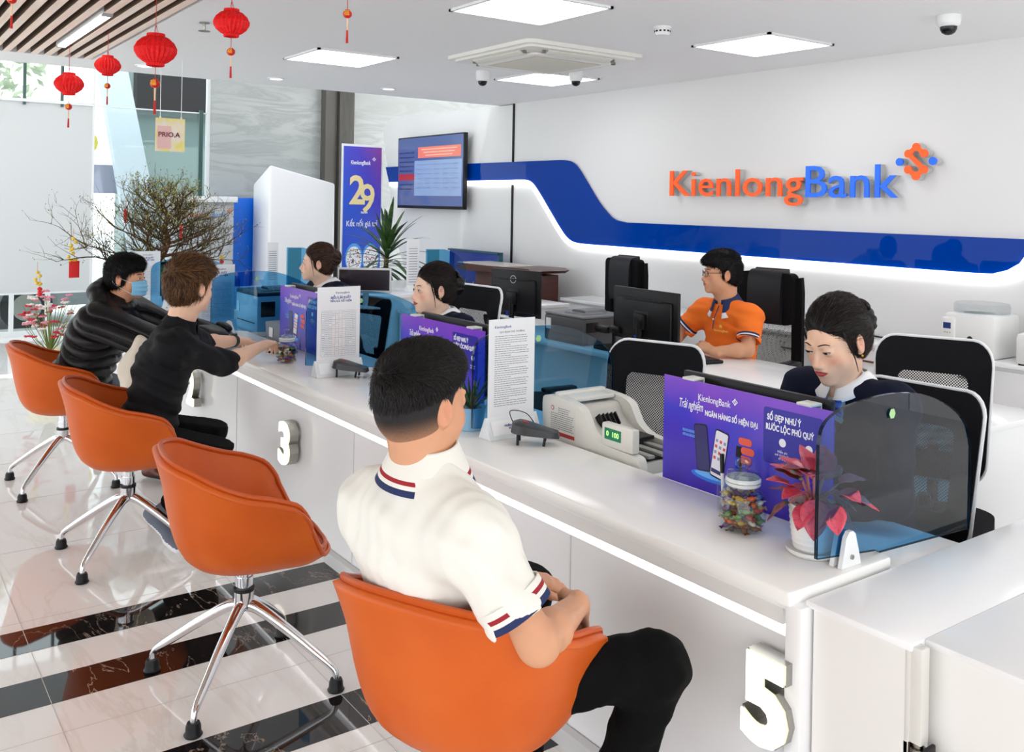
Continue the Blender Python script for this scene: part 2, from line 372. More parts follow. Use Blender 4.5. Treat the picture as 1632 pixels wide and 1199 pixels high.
# ================================================================ ceiling
ZC = 2.7
mb = MB(); mb.box((-2.6,3.71,ZC+.15), (11.3,4.38,.3)); mb.box((-7.98,-1.25,ZC+.15), (.55,5.54,.3)); struct(mb, 'ceiling', ceil_m)
mb = MB(); mb.box((-10.2,2.4,4.0), (4.2,12.8,.1)); struct(mb, 'ceiling_atrium', ceil_m)
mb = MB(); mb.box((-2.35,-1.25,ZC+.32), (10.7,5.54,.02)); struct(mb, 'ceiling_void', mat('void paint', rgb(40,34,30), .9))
wood = mat('pale salmon wood', rgb(255,236,220), .45, var=((1.5,25,25), rgb(248,222,202), 3))
wood_side = mat('shaded wood side', rgb(104,84,68), .5)  # same wood as the undersides, with the shade between fins put into the colour
sl = thing('slatted_ceiling_panel', 'wooden slatted ceiling panel at top left with fins in rows', 'ceiling panel', (-2.4,-.6,ZC))
y = 1.47; n = 0
while y > -1.9:
    b = MB(); segs = [(-7.68,2.9)] if n != 3 else [(-7.68,-7.15),(-5.68,2.9)]
    for x0, x1 in segs:
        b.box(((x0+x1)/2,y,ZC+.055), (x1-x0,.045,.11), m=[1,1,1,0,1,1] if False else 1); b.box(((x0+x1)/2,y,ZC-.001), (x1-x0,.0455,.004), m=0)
    wpart(b, 'slat', [wood, wood_side], sl, smooth=False); y -= .091; n += 1
# ================================================================ walls
mb = MB(); mb.box((-2.45,5.8,1.35), (10.98,.2,2.7)); struct(mb, 'wall_back', white)
mb = MB(); mb.box((-12.06,6.1,2.0), (.1,4.6,4.0)); struct(mb, 'wall_left', wall_marble)
mb = MB(); mb.box((-11.93,5.40,2.0), (.16,.17,4.0), m=0); mb.box((-11.9,5.6,2.0), (.24,.22,4.0), m=1)
struct(mb, 'wall_left_pier', [mat('taupe stone', rgb(92,88,82), .35, bump=((2,2,30),.2)), mat('dark stone', rgb(66,64,60), .35, var=((20,20,3), rgb(80,77,72)))], smooth=False)
# curved white feature panel left of the seam and the seam itself
pl = [(-7.957,0),(-7.957,2.69),(-10.3,2.73)]+smoothpoly([(-10.3,2.73),(-10.6,2.72),(-10.8,2.66),(-10.87,2.52),(-10.84,2.38),(-10.74,2.1)], 5)[1:]+[(-10.58,1.45),(-10.4,1.05),(-10.15,.68),(-9.8,0)]
mb = MB(); mb.prism(pl, 5.69, 5.90, 'y'); o = struct(mb, 'wall_back_feature_panel', white)
mb = MB(); mb.box((-7.948,5.7,1.35), (.022,.03,2.7)); struct(mb, 'trim_1', mat('seam black', rgb(15,15,15), .6))
# blue glass band with lit white edge
top = smoothpoly([(-7.35,2.083),(-7.06,2.08),(-6.93,2.05),(-6.84,1.985),(-6.72,1.86),(-6.56,1.69),(-6.44,1.59),(-6.32,1.52),(-6.15,1.495)], 6)
bot = smoothpoly([(-7.95,1.893),(-7.70,1.893),(-7.58,1.865),(-7.46,1.77),(-7.27,1.58),(-7.12,1.43),(-7.0,1.33),(-6.88,1.285),(-6.7,1.275)], 6)
right = [(-3.0,1.268),(-2.88,1.272),(-2.79,1.30),(-2.72,1.345),(-2.67,1.42),(-2.65,1.49)]
outline = [(-10.76,2.09)]+[(-10.0,2.09)]+top+[(-2.65,1.49)]+right[::-1][1:]+bot[::-1]+[(-10.66,1.893)]
bluegl = mat('blue back-painted glass', rgb(0,60,160), .02, spec=.14)
mb = MB(); mb.prism(outline, 5.672, 5.689, 'y'); tag(mb.build('trim_2', bluegl), kind='structure')
led = mat('white light line', (1,1,1), .5, emit=(1,1,1), es=1.0)
edge = [(-10.62,1.893)]+bot+right[:]
def offset(pl, d):
    out = []
    for i, p in enumerate(pl):
        a = pl[max(i-1,0)]; b = pl[min(i+1,len(pl)-1)]; t = V((b[0]-a[0], b[1]-a[1])).normalized(); out.append((p[0]+t.y*d, p[1]-t.x*d))
    return out
mb = MB(); lo = offset(edge, .05); mb.prism(edge+lo[::-1], 5.66, 5.689, 'y'); struct(mb, 'trim_3', led, smooth=False)
# ================================================================ facade on the left
frame_w = mat('white frame', rgb(238,240,240), .35)
XF = -12.1
clear = glassy('clear glass', (.93,.97,.96)); frost = mat('frosted film', rgb(216,218,218), .6, trans=0.0)
def facade(nm, y0, y1, z0, z1, m, th=.012, x=XF):
    b = MB(); b.box((x,(y0+y1)/2,(z0+z1)/2), (th,y1-y0,z1-z0)); return struct(b, nm, m, smooth=False)
facade('window_1', -4, 2.4, .0, .5, clear)
facade('window_2', -4, 2.4, 2.75, 3.95, clear)
facade('window_3', -4, 2.4, .5, 2.75, frost)
facade('window_4', 2.4, 3.77, .0, 3.95, glassy('green-tinted glass', (.90,.96,.95)))
mb = MB()
for y, z0, z1, w in ((-.6,0,.5,.045),(.2,0,.5,.045),(1.0,0,.5,.045),(1.55,0,.5,.045),(1.93,0,.5,.05),(2.4,0,3.95,.02),(3.79,0,3.95,.07)): mb.box((XF+.02,y,(z0+z1)/2), (.06,w,z1-z0))
for z, w in ((.5,.02),(2.75,.035),(.03,.06)): mb.box((XF+.02,-.8,z), (.07,6.4,w))
mb.box((XF+.02,3.1,2.74), (.06,1.32,.012))
for y in (-1,.4,1.65,2.05): mb.box((XF+.015,y,3.3), (.05,.03,1.2), m=1)
struct(mb, 'window_frame', [frame_w, mat('dark green mullion', rgb(70,95,90), .4)], smooth=False)
mb = MB(); mb.box((XF+.05,3.68,1.4), (.03,.05,2.75)); struct(mb, 'window_5', mat('dark green edge', rgb(52,84,80), .3))
# ================================================================ outside
sun = bpy.data.objects.new('sun', bpy.data.lights.new('sun', 'SUN')); C.objects.link(sun); sun.data.energy = 1.3; sun.data.angle = .02; sun.data.color = (1,.97,.92); sun.rotation_euler = V((-.38,.12,-1)).to_track_quat('-Z','Y').to_euler()
asphalt = mat('street', rgb(206,206,208), .9)
mb = MB(); mb.box((-27,4,-.12), (29.5,44,.1)); struct(mb, 'floor_street', asphalt)
def panel_building():
    t = thing('office_building', 'pale building outside with a black fascia and slanting white strut', 'building', (-14.6,5,0))
    b = MB(); b.box((-14.7,5.6,2.1), (.6,4.6,4.2)); wpart(b, 'wall', mat('greenish facade', rgb(150,164,162), .5), t)
    b = MB(); b.box((-14.3,5.2,3.42), (.2,3.6,.95)); wpart(b, 'fascia', mat('fascia black', rgb(6,8,14), .5, spec=.15), t)
    b = MB(); b.prism([(2.75,3.9),(3.12,3.9),(3.95,0),(3.45,0)], -14.15,-13.95,'x'); wpart(b, 'strut', mat('strut white', rgb(206,212,222), .5), t)
    b = MB(); b.box((-14.6,2.9,1.9), (.05,1.0,.42)); wpart(b, 'signboard', mat('board', rgb(170,168,190), .5), t)
    b = MB(); b.prism([(2.78+.16*math.cos(a*.5236),2.42+.17*math.sin(a*.5236)) for a in range(12)], -14.5,-14.45,'x'); b.prism([(2.78+.06*math.cos(a*.5236),2.42+.06*math.sin(a*.5236)) for a in range(12)], -14.44,-14.40,'x'); wpart(b, 'emblem', mat('yellow emblem', rgb(214,196,70), .5), t)
panel_building()
leafm = mat('street tree leaves', rgb(140,156,122), .7, var=(3, rgb(196,206,180), 3)); barkm = mat('grey bark', rgb(120,112,104), .8)
def street_tree(x, y, h, label, seed):
    r = random.Random(seed); t = thing('street_tree', label, 'tree', (x,y,-.05), 0, 'street trees beyond the glass front')
    b = MB(); b.tube([(0,0,0),(.1,.05,h*.35),(0,.15,h*.6)], [.14,.11,.07], 8)
    for k in range(7):
        a = k*.9; b.tube([(0,.1,h*(.4+.03*k)),(math.cos(a)*.8,math.sin(a)*.8,h*.68),(math.cos(a)*1.5,math.sin(a)*1.5,h*.85)], [.06,.035,.012], 6)
    b.build('trunk', barkm, t)
    b = MB()
    for k in range(1500):
        a = r.uniform(0,2*PI); rr = 1.9*r.random()**.5; z = h*.78+r.uniform(-1,1)*1.35*math.sqrt(max(0,1-(rr/2.0)**2)); p = V((rr*math.cos(a), rr*math.sin(a), z))
        u = V((r.uniform(-1,1),r.uniform(-1,1),r.uniform(-1,1))).normalized(); w = u.orthogonal().normalized(); L = r.uniform(.07,.13)
        b.put([p-u*L, p+w*L*.45, p+u*L, p-w*L*.45], [(0,1,2,3)])
    b.build('foliage', leafm, t, smooth=False)
street_tree(-18.5,-3.0,5.0,'leafy street tree furthest left, behind the upper panes',1)
street_tree(-17.3,.8,5.2,'leafy street tree behind the second lantern',2)

def car(x, y, label, colr):
    t = thing('parked_car', label, 'car', (x,y,-.07))
    b = MB(); b.prism(smoothpoly([(-1.9,.25),(-1.95,.6),(-1.5,.82),(-.9,.9),(-.4,1.3),(.7,1.34),(1.3,.95),(1.9,.85),(2.0,.3)], 5)+[(-1.9,.25)], -.8,.8,'x'); b.build('body', mat('car paint '+colr[0], colr[1], .25, coat=.5), t)
    b = MB(); b.prism([(-.72,.93),(-.35,1.25),(.62,1.28),(1.05,.95)], -.82,.82,'x'); b.build('window', mat('car glass', rgb(90,98,104), .08), t)
    for yy in (-1.2,1.25):
        for xx in (-.76,.76):
            w = MB(); w.cyl((xx-.1,yy,.3),(xx+.1,yy,.3),.3,seg=24); w.cyl((xx-.11,yy,.3),(xx+.11,yy,.3),.17,seg=16,m=1); w.build('wheel', [mat('tyre', rgb(50,50,52), .8), steel], t)
car(-13.9,.6,'silver grey car parked outside behind the low clear panes',('silver', rgb(150,152,156)))
# ================================================================ ceiling fittings
panel_em = mat('light panel', (1,1,1), .5, emit=(1,1,1), es=2.2)
def ceiling_panel(x, y, label):
    t = thing('ceiling_light', label, 'ceiling light', (x,y,ZC), 0, 'square ceiling light panels')
    b = MB()
    for s in (-1,1): b.box((s*.306,0,-.006), (.02,.632,.014)); b.box((0,s*.306,-.006), (.632,.02,.014))
    b.build('frame', frame_w, t, smooth=False)
    b = MB(); b.box((0,0,-.004), (.594,.594,.006)); b.build('diffuser', panel_em, t, smooth=False)
ceiling_panel(-3.93,4.77,'square ceiling light panel right of the smoke detector')
ceiling_panel(-6.29,2.93,'square ceiling light panel at the left, behind a hanging lantern tassel')
ceiling_panel(-4.0,2.96,'large square ceiling light panel cut by the top edge of the picture')
ceiling_panel(-6.16,4.74,'square ceiling light panel half hidden behind the air conditioner')
for x, y, q in ((-1.7,2.96,0),(-1.6,4.77,0)): ceiling_panel(x, y, 'square ceiling light panel outside the picture on the right')
def downlight(x, y, label, z=ZC):
    t = thing('downlight', label, 'downlight', (x,y,z), 0, 'round downlights along the ceiling edge')
    b = MB(); b.lathe([(.075,.0),(.075,-.008),(.055,-.01),(.052,.0)], 28); b.build('trim_ring', frame_w, t)
    b = MB(); b.lathe([(0,-.004),(.053,-.004),(.053,-.002)], 24); b.build('lens', panel_em, t)
downlight(-7.76,3.01,'round downlight near the ceiling edge above the marble wall, left of the pier')
downlight(-7.71,4.08,'round downlight near the ceiling edge to the right of the pier')
downlight(-7.74,1.91,'round downlight near the ceiling edge behind the large lantern')
# air-conditioner cassette
t = thing('air_conditioner', 'white four-way ceiling cassette air conditioner with beige grille', 'air conditioner', (-5.23,4.0,ZC))
b = MB(); b.prism(rrect(1.02,1.02,.06), -.025,.0); b.prism(rrect(.94,.94,.05), -.04,-.025); b.build('face_panel', mat('ivory plastic', rgb(240,239,232), .35), t)
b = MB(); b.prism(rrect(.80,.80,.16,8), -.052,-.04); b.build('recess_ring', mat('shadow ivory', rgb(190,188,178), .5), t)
b = MB(); b.prism(rrect(.70,.70,.05,5), -.066,-.05); b.build('grille_frame', mat('ivory plastic'), t)
b = MB()
for k in range(26): b.box((-.27+k*.0216,0,-.068), (.012,.56,.006))
b.box((0,0,-.0665), (.57,.57,.002), m=1); b.build('grille', [mat('beige grille', rgb(222,219,206), .5), mat('grille back', rgb(176,172,160), .7)], t, smooth=False)
for k in range(4):
    R = Matrix.Rotation(k*PI/2, 4, 'Z'); b = MB(); b.M = R; b.box((0,.395,-.052), (.56,.055,.012), .005, rot=Matrix.Rotation(.35,3,'X')); b.box((.3,.39,-.05), (.02,.02,.02), m=1); b.box((-.3,.39,-.05), (.02,.02,.02), m=1); b.build('louvre', [mat('louvre', rgb(226,224,214), .4), mat('grey hinge', rgb(120,120,116), .4)], t)
def dome_camera(x, y, label, s=1., drop=.0):
    t = thing('dome_camera', label, 'security camera', (x,y,ZC))
    b = MB(); b.lathe([(.062*s,0),(.064*s,-.02*s),(.06*s,-.045*s-drop),(.05*s,-.058*s-drop),(.044*s,-.06*s-drop)], 28); b.build('housing', frame_w, t)
    b = MB(); b.lathe([(.044*s,-.058*s-drop),(.042*s,-.075*s-drop),(.033*s,-.092*s-drop),(.018*s,-.102*s-drop),(0,-.105*s-drop)], 24); b.build('dome', mat('smoked dome', rgb(20,20,24), .08), t)
dome_camera(-2.70,4.80,'white dome security camera on the ceiling at far right',1.0)
dome_camera(-6.16,4.10,'white dome security camera below the left corner of the air conditioner',.85,.03)
dome_camera(-5.66,4.65,'white dome security camera below the right corner of the air conditioner',.85,.03)
t = thing('smoke_detector', 'small white round smoke detector right of the air conditioner', 'smoke detector', (-3.92,3.87,ZC))
b = MB(); b.lathe([(.052,0),(.052,-.012),(.045,-.014),(.045,-.035),(.036,-.05),(0,-.052)], 28); b.build('body', frame_w, t)
b = MB()
for k in range(12): a = k*PI/6; b.box((.0445*math.cos(a),.0445*math.sin(a),-.028), (.006,.012,.01), rot=Matrix.Rotation(a,3,'Z'))
b.build('vent_slot', dark, t)
t = thing('sprinkler', 'small metal sprinkler head with a round plate beside the large lantern', 'sprinkler', (-5.6,1.72,ZC))
b = MB(); b.lathe([(.03,-.0),(.03,-.006),(.008,-.008),(.008,-.04),(.004,-.05)], 16); b.build('body', steel, t)
b = MB(); b.lathe([(0,-.052),(.035,-.05),(.035,-.053),(0,-.056)], 16); b.build('deflector', steel, t)
t = thing('tube_light', 'white linear light fitting set between the wooden ceiling slats', 'tube light', (-6.415,1.197,ZC))
b = MB(); b.box((0,0,.02), (1.46,.06,.05), .004); b.build('housing', frame_w, t); b = MB(); b.box((0,0,-.008), (1.36,.05,.012)); b.build('diffuser', panel_em, t)
for s in (-1,1): b = MB(); b.box((s*.71,0,-.008), (.04,.055,.016)); b.build('end_cap', mat('grey cap', rgb(170,170,170), .4), t)
# ================================================================ lanterns
red = mat('red honeycomb paper', rgb(250,18,22), .55, bump=(160,.6,2,.003), var=(60, rgb(228,6,14), 2)); gold = mat('gold print', rgb(250,190,60), .35, metal=.3); redcord = mat('red cord', rgb(200,30,30), .6)
def lantern(x, y, z, R, label, tas=.0):
    t = thing('paper_lantern', label, 'lantern', (x,y,z), 0, 'red paper lanterns hanging from the ceiling')
    b = MB(); NS = 24
    prof = [(.42,.80),(.43,.66),(.62,.58),(.86,.36),(1.0,.08),(.99,-.1),(.84,-.36),(.60,-.56),(.43,-.64),(.42,-.78)]
    vs = []; fs = []
    for (r, zz) in prof:
        for k in range(NS*2): a = PI*k/NS; q = r*R*(1 if k % 2 else .90); vs.append((q*math.cos(a), q*math.sin(a), zz*R))
    for i in range(len(prof)-1):
        for k in range(NS*2): k2 = (k+1) % (NS*2); fs.append((i*NS*2+k, (i+1)*NS*2+k, (i+1)*NS*2+k2, i*NS*2+k2))
    b.put(vs, fs); b.build('paper_body', red, t, smooth=False)
    b = MB(); b.cyl((0,0,.7*R),(0,0,ZC-z),.0016,seg=6); b.cyl((0,0,-.6*R),(0,0,-1.35*R),.0014,seg=6)
    for s in (-1,1): b.cyl((s*.38*R,0,.78*R),(0,0,1.25*R),.0012,seg=5)
    b.build('cord', redcord, t)
    b = MB(); b.sph((0,0,-1.62*R), (.24*R,.24*R,.22*R), 16, 8); b.lathe([(.12*R,-1.40*R),(.12*R,-1.44*R)], 12)
    b.build('charm', mat('red charm', rgb(205,28,24), .35), t)
    d = V((rtv.x,rtv.y,0)); Mx = frame((-.245*R*fwv.x,-.245*R*fwv.y,-1.62*R), rtv, upv); b = MB(); text(b, '福', .3*R, Mx, 0, .001)
    if len(b.v) == 0: b.M = Mx; b.prism(disc((0,0), .1*R), 0,.002)
    b.build('gold_character', gold, t)
    b = MB(); b.cyl((0,0,-1.84*R),(0,0,-2.45*R),.05*R,.04*R,8,m=0); b.build('tassel_stem', mat('pale tassel', rgb(240,205,170), .5), t)
    b = MB(); b.cyl((0,0,-2.45*R),(0,0,-3.1*R),.05*R,.07*R,8); b.build('tassel', redcord, t)
lantern(-6.64,1.166,2.38,.092,'red paper lantern lowest and furthest left, in front of the transom window')
lantern(-6.30,1.33,2.48,.080,'small red paper lantern second from left below the slatted ceiling edge')
lantern(-5.05,1.30,2.42,.108,'largest red paper lantern, beside the sprinkler')
lantern(-4.46,1.50,2.50,.086,'red paper lantern on the white ceiling, highest one seen whole')
lantern(-3.40,1.61,2.52,.078,'red paper lantern cut by the top edge with its gold-lettered charm in view')
lantern(-4.02,.50,2.52,.075,'red paper lantern whose tassel alone hangs in front of the wooden slats')
# ================================================================ counter
XR = -1.352
t = thing('service_counter', 'long glossy white service counter running past all four orange chairs', 'counter', (-4.6,1.95,0)); ctr = t
b = MB(); b.box((-4.851,1.975,.747), (6.998,.41,.036), .008); wpart(b, 'worktop', cream, t)
b = MB(); b.box((-4.861,1.985,.718), (6.98,.37,.022), .004); wpart(b, 'worktop_edge', cream, t)
b = MB(); b.box((-4.875,1.95,.69), (6.95,.28,.05)); wpart(b, 'apron', mat('warm white laminate', rgb(240,238,235), .25), t, smooth=False)
b = MB(); b.box((-4.875,1.96,.652), (6.95,.25,.034)); wpart(b, 'light_strip', mat('counter led', (1,1,1), .5, emit=(.93,.96,1), es=1.1), t, smooth=False)
b = MB(); b.box((-4.875,1.955,.335), (6.95,.27,.60)); wpart(b, 'front_panel', gloss_white, t, smooth=False)
b = MB()
for x in (-6.7,-5.2,-3.7,-2.2): b.box((x,1.8185,.335), (.003,.003,.6))
b.box((-4.875,1.8,.0275), (6.95,.03,.055)); wpart(b, 'panel_joint', mat('joint grey', rgb(222,222,222), .5), t, smooth=False)
b = MB(); b.box((XR+.004,1.875,.372), (.045,.19,.725), .004); wpart(b, 'end_post', gloss_white, t)
# lower staff worktop behind
t = thing('staff_worktop', 'lower white staff desk running behind the service counter', 'desk', (-4.65,2.44,0))
b = MB(); b.box((-4.66,2.375,.70), (6.56,.37,.03), .003); wpart(b, 'worktop', gloss_white, t)
for x in (-7.9,-6.0,-4.5,-2.95,-1.41): b = MB(); b.box((x,2.375,.342), (.04,.35,.684)); wpart(b, 'side_panel', gloss_white, t, smooth=False)
def number(s, x, z, label):
    t = thing('counter_number', label, 'number sign', (x,1.80,z))
    M = frame((x,1.775,z), (1,0,0), (0,0,1)); b = MB(); text(b, s, .26, M, 0, .022, bold=.012)
    zs = [p[2] for p in b.v]; xs = [p[0] for p in b.v]; k = .215/(max(zs)-min(zs)); kx = .135/(max(xs)-min(xs)); z0 = (max(zs)+min(zs))/2; x0 = (max(xs)+min(xs))/2
    b.v = [(x+(p[0]-x0)*kx, p[1]+.005, z+(p[2]-z0)*k) for p in b.v]
    wpart(b, 'metal_return', steel, t, smooth=False)
    b = MB(); text(b, s, .26, frame((x,1.752,z), (1,0,0), (0,0,1)), 0, .003, bold=.010)
    b.v = [(x+(p[0]-x0)*kx, p[1], z+(p[2]-z0)*k) for p in b.v]
    wpart(b, 'lit_face', mat('number face', rgb(250,250,225), .4, emit=rgb(250,250,222), es=.95), t, smooth=False)
number('5',-1.405,.495,'illuminated number 5 on the counter front at the right corner')
number('3',-4.335,.452,'illuminated number 3 on the counter front beside the empty chair')
number('2',-5.865,.46,'illuminated number 2 on the counter front behind the man in black')
# return counter and gate
t = thing('return_counter', 'wide white return counter with gate in the lower right corner', 'counter', (-.4,2.5,0))
b = MB(); b.box((-1.206,2.86,.738), (.262,2.1,.016), .003); b.box((-.2,2.885,.738), (1.75,2.05,.016), .003); wpart(b, 'worktop', gloss_white, t)
b = MB(); b.box((-1.2,1.84,.365), (.235,.05,.73)); b.box((-1.335,2.9,.365), (.02,2.0,.73)); wpart(b, 'front_panel', mat('warm white laminate'), t, smooth=False)
b = MB(); b.box((-.2,1.885,.365), (1.74,.03,.73)); wpart(b, 'gate_leaf', mat('warm white laminate'), t, smooth=False)
b = MB(); b.box((-1.068,1.832,.64), (.026,.03,.2), .002); b.box((-1.085,1.832,.64), (.012,.036,.2), .002); wpart(b, 'acrylic_post', mat('frosted acrylic', rgb(222,220,214), .12), t)
b = MB(); b.cyl((-1.068,1.83,.12),(-1.068,1.83,.53),.016,seg=20); b.cyl((-1.068,1.83,.53),(-1.068,1.83,.55),.011,seg=16); b.box((-1.088,1.835,.33), (.012,.04,.42), .002); b.box((-1.046,1.835,.33), (.008,.036,.42), .002,m=1); wpart(b, 'hinge', [mat('dark chrome', rgb(150,145,138), .18, metal=1), dark], t)
# ================================================================ tinted glass screens
tint = glassy('blue tinted glass', (.40,.68,.86), rough=.01, fres=1.6); tint_edge = mat('glass edge', rgb(8,22,34), .1)
def screen(x, label, g=None):
    t = thing('glass_screen', label, 'glass screen', (x,2.2,.766), 0, 'tinted glass screens between the counter windows')
    out = [(1.912,.803),(1.912,1.08)]+smoothpoly([(1.912,1.08),(1.925,1.118),(1.96,1.143),(2.04,1.163),(2.2,1.172),(2.36,1.155),(2.5,1.105),(2.58,1.05),(2.612,.98)], 5)[1:]+[(2.61,.746),(2.17,.767),(2.16,.775),(2.13,.778)]
    b = MB(); b.prism(out, x-.001, x+.001, 'x'); wpart(b, 'glass_pane', tint, t, smooth=False)
    b = MB(); n = len(out)
    for i in range(n):
        a, c = out[i], out[(i+1) % n]; b.put([(x-.005,a[0],a[1]),(x+.005,a[0],a[1]),(x+.005,c[0],c[1]),(x-.005,c[0],c[1])], [(0,1,2,3)])
    wpart(b, 'polished_edge', tint_edge, t, smooth=False)
    for s in (-1,1):
        b = MB(); b.prism([(1.99,.766),(2.07,.766),(2.06,.80),(2.045,.845),(2.035,.853),(2.02,.853),(2.008,.84)], x+s*.006-(.012 if s < 0 else 0), x+s*.006+(.012 if s > 0 else 0), 'x'); b.cyl((x+s*.017,2.03,.79),(x+s*.022,2.03,.79),.006,seg=12,m=1); wpart(b, 'clamp', [frame_w, steel], t)
    b = MB(); b.prism([(2.215+.014*math.cos(k*PI/3), 1.12+.014*math.sin(k*PI/3)) for k in range(6)], x+.0055, x+.006, 'x'); wpart(b, 'sticker', mat('green sticker', rgb(170,215,150), .5), t)
screen(-1.385,'blue tinted glass screen nearest the camera, beside the red-leaved plant')
screen(-2.905,'blue tinted glass screen behind the text sheet holder next to the banknote counter')
screen(-4.46,'blue tinted glass screen behind the second rate table holder, right of the candy jar')
screen(-5.99,'blue tinted glass screen beside the dark-shirted man')
screen(-7.45,'blue tinted glass screen furthest along the counter')
# ================================================================ sheet holders
acrylic = glassy('clear acrylic', (.95,.97,.97)); paper = mat('paper', rgb(243,244,246), .5); ink = mat('print grey', rgb(120,122,130), .6)
inkblue = mat('print navy', rgb(40,60,140), .6); orange_ink = mat('print orange', rgb(240,190,150), .6)
def holder(x, y, kind, label, w=.215, h=.40):
    t = thing('sheet_holder', label, 'document holder', (x,y,.766), 0, 'acrylic sheet holders standing on the counter')
    b = MB(); b.box((0,0,.05+h/2), (.004,w+.004,h)); b.build('acrylic_stand', acrylic, t, smooth=False)
    b = MB(); b.box((.0035,0,.05+h/2), (.0015,w,h-.01)); sh = b.build('sheet', paper, t, smooth=False)
    b = MB(); b.prism([(-.035,0),(.045,0),(.043,.004),(.006,.078),(.002,.078)], -w/2-.012, w/2+.012, 'y'); b.build('base', mat('clear base', rgb(232,236,238), .12), t)
    nrm = V((.9,0,.42)).normalized()
    Mb = frame((.0275,0,.04), (0,1,0), V((-.42,0,.9))); b = MB(); b.M = Mb
    b.prism(rrect(w-.01,.055,.002,1), 0, .0006, m=0); b.M = Matrix.Identity(4)
    text(b, 'NGÂN HÀNG\nVÌ BẠN', .011, Mb @ Matrix.Translation((-.01,.0,.001)), 1, .0002, .0004)
    b.build('base_card', [paper, inkblue], t, smooth=False)
    M = frame((.0045,0,.05+h/2), (0,1,0), (0,0,1)); b = MB(); b.M = M; r = random.Random(len(label))
    def bar(cx, cy, ww, hh=.0018, m=0): b.box((cx,cy,.0002), (ww,hh,.0004), m=m)
    if kind == 'text':
        y0 = h/2-.07; k = 0
        while y0 > -h/2+.06:
            L = w*.74 if k % 5 != 4 else w*.35; off = -(w*.74-L)/2; x_ = off-L/2
            while x_ < off+L/2-.01:
                q = r.uniform(.006,.016); q = min(q, off+L/2-x_); bar(x_+q/2, y0, q); x_ += q+.003
            y0 -= .0082; k += 1
    else:
        for j in range(24):
            for i in range(10):
                if r.random() < .93: bar(-w*.36+i*w*.08, h*.17-j*.0092, w*.05, .0014, 2 if 2 < i < 7 and r.random() < .7 else 0)
        for i in range(11): bar(-w*.40+i*w*.08, h*.17-.106, .0006, .225)
        for j in range(6): bar(0, h*.19-j*.046, w*.8, .0006)
    b.M = Matrix.Identity(4)
    tr = Matrix.Translation
    text(b, 'KienlongBank', .014, M @ tr((-w*.2 if kind == 'text' else .02, h/2-.035,0)), 1, .0002)
    if kind == 'text': text(b, 'QUY ĐỊNH TRẢ THƯỞNG', .010, M @ tr((0,h/2-.055,0)), 0, .0002)
    else:
        text(b, 'BIỂU LÃI SUẤT', .017, M @ tr((.01,h/2-.06,0)), 1, .0002, .0005); text(b, 'TIỀN GỬI TIẾT KIỆM', .013, M @ tr((.01,h/2-.077,0)), 1, .0002, .0004)
    b.build('print', [ink, inkblue, orange_ink], sh, smooth=False)
holder(-2.872,2.065,'text','sheet holder with a page of small text behind the foreground man')
holder(-4.33,2.03,'table','sheet holder with a rate table beside the candy jar at window 3',.235)
holder(-6.10,1.985,'table','sheet holder with a rate table right behind the dark-shirted man',.235)
holder(-7.80,1.955,'table','sheet holder with a table behind the masked visitor',.235)
# ================================================================ small counter devices
grey_pl = mat('grey plastic', rgb(56,57,60), .35); grey_d = mat('dark grey plastic', rgb(36,37,40), .4)
def device(x, y, rz, label):
    t = thing('intercom', label, 'intercom', (x,y,.766), rz, 'grey intercoms on the counter')
    b = MB(); out = smoothpoly([(-.085,-.03),(-.05,-.05),(.02,-.045),(.085,-.03),(.09,0),(.085,.03),(.02,.045),(-.05,.05),(-.085,.03)], 4, True)
    vs = [(x_,y_,.028+.018*(1-(x_+.09)/.18)) for x_, y_ in out]+[(x_*.94,y_*.93,.048+.030*(1-(x_+.09)/.18)) for x_, y_ in out]+[(x_*.7,y_*.7,.054+.032*(1-(x_+.09)/.18)) for x_, y_ in out]; n = len(out)
    b.put(vs, [tuple(range(n))[::-1]]+[(i,(i+1) % n,n+(i+1) % n,n+i) for i in range(n)]+[(n+i,n+(i+1) % n,2*n+(i+1) % n,2*n+i) for i in range(n)]+[tuple(range(2*n,3*n))])
    b.build('body', grey_pl, t)
    R = Matrix.Rotation(.18,3,'Y')
    b = MB(); b.lathe([(.032,0),(.030,.004),(0,.006)], 24, (-.035,0,.072), 0, 1, R); b.build('speaker', grey_d, t)
    b = MB(); b.lathe([(.013,0),(.011,.004),(0,.005)], 16, (-.035,0,.078), 0, 1, R); b.build('button', mat('red key', rgb(150,40,40), .4), t)
    for s in (-1,1):
        b = MB(); b.cyl((.035,s*.035,.002),(.04,s*.033,.035),.005,seg=8); b.cyl((-.06,s*.035,.002),(-.06,s*.033,.045),.005,seg=8); b.build('foot', dark, t)
    b = MB(); b.tube(smoothpoly([(-.08,.03,.06),(-.1,.08,.10),(-.04,.13,.08),(.0,.17,.01)], 6), .0018, 6); b.build('cable', dark, t)
device(-2.715,2.065,.85,'grey intercom with red key in front of the text sheet holder')
device(-4.245,2.06,.85,'grey intercom in front of the rate table holder at window 3')
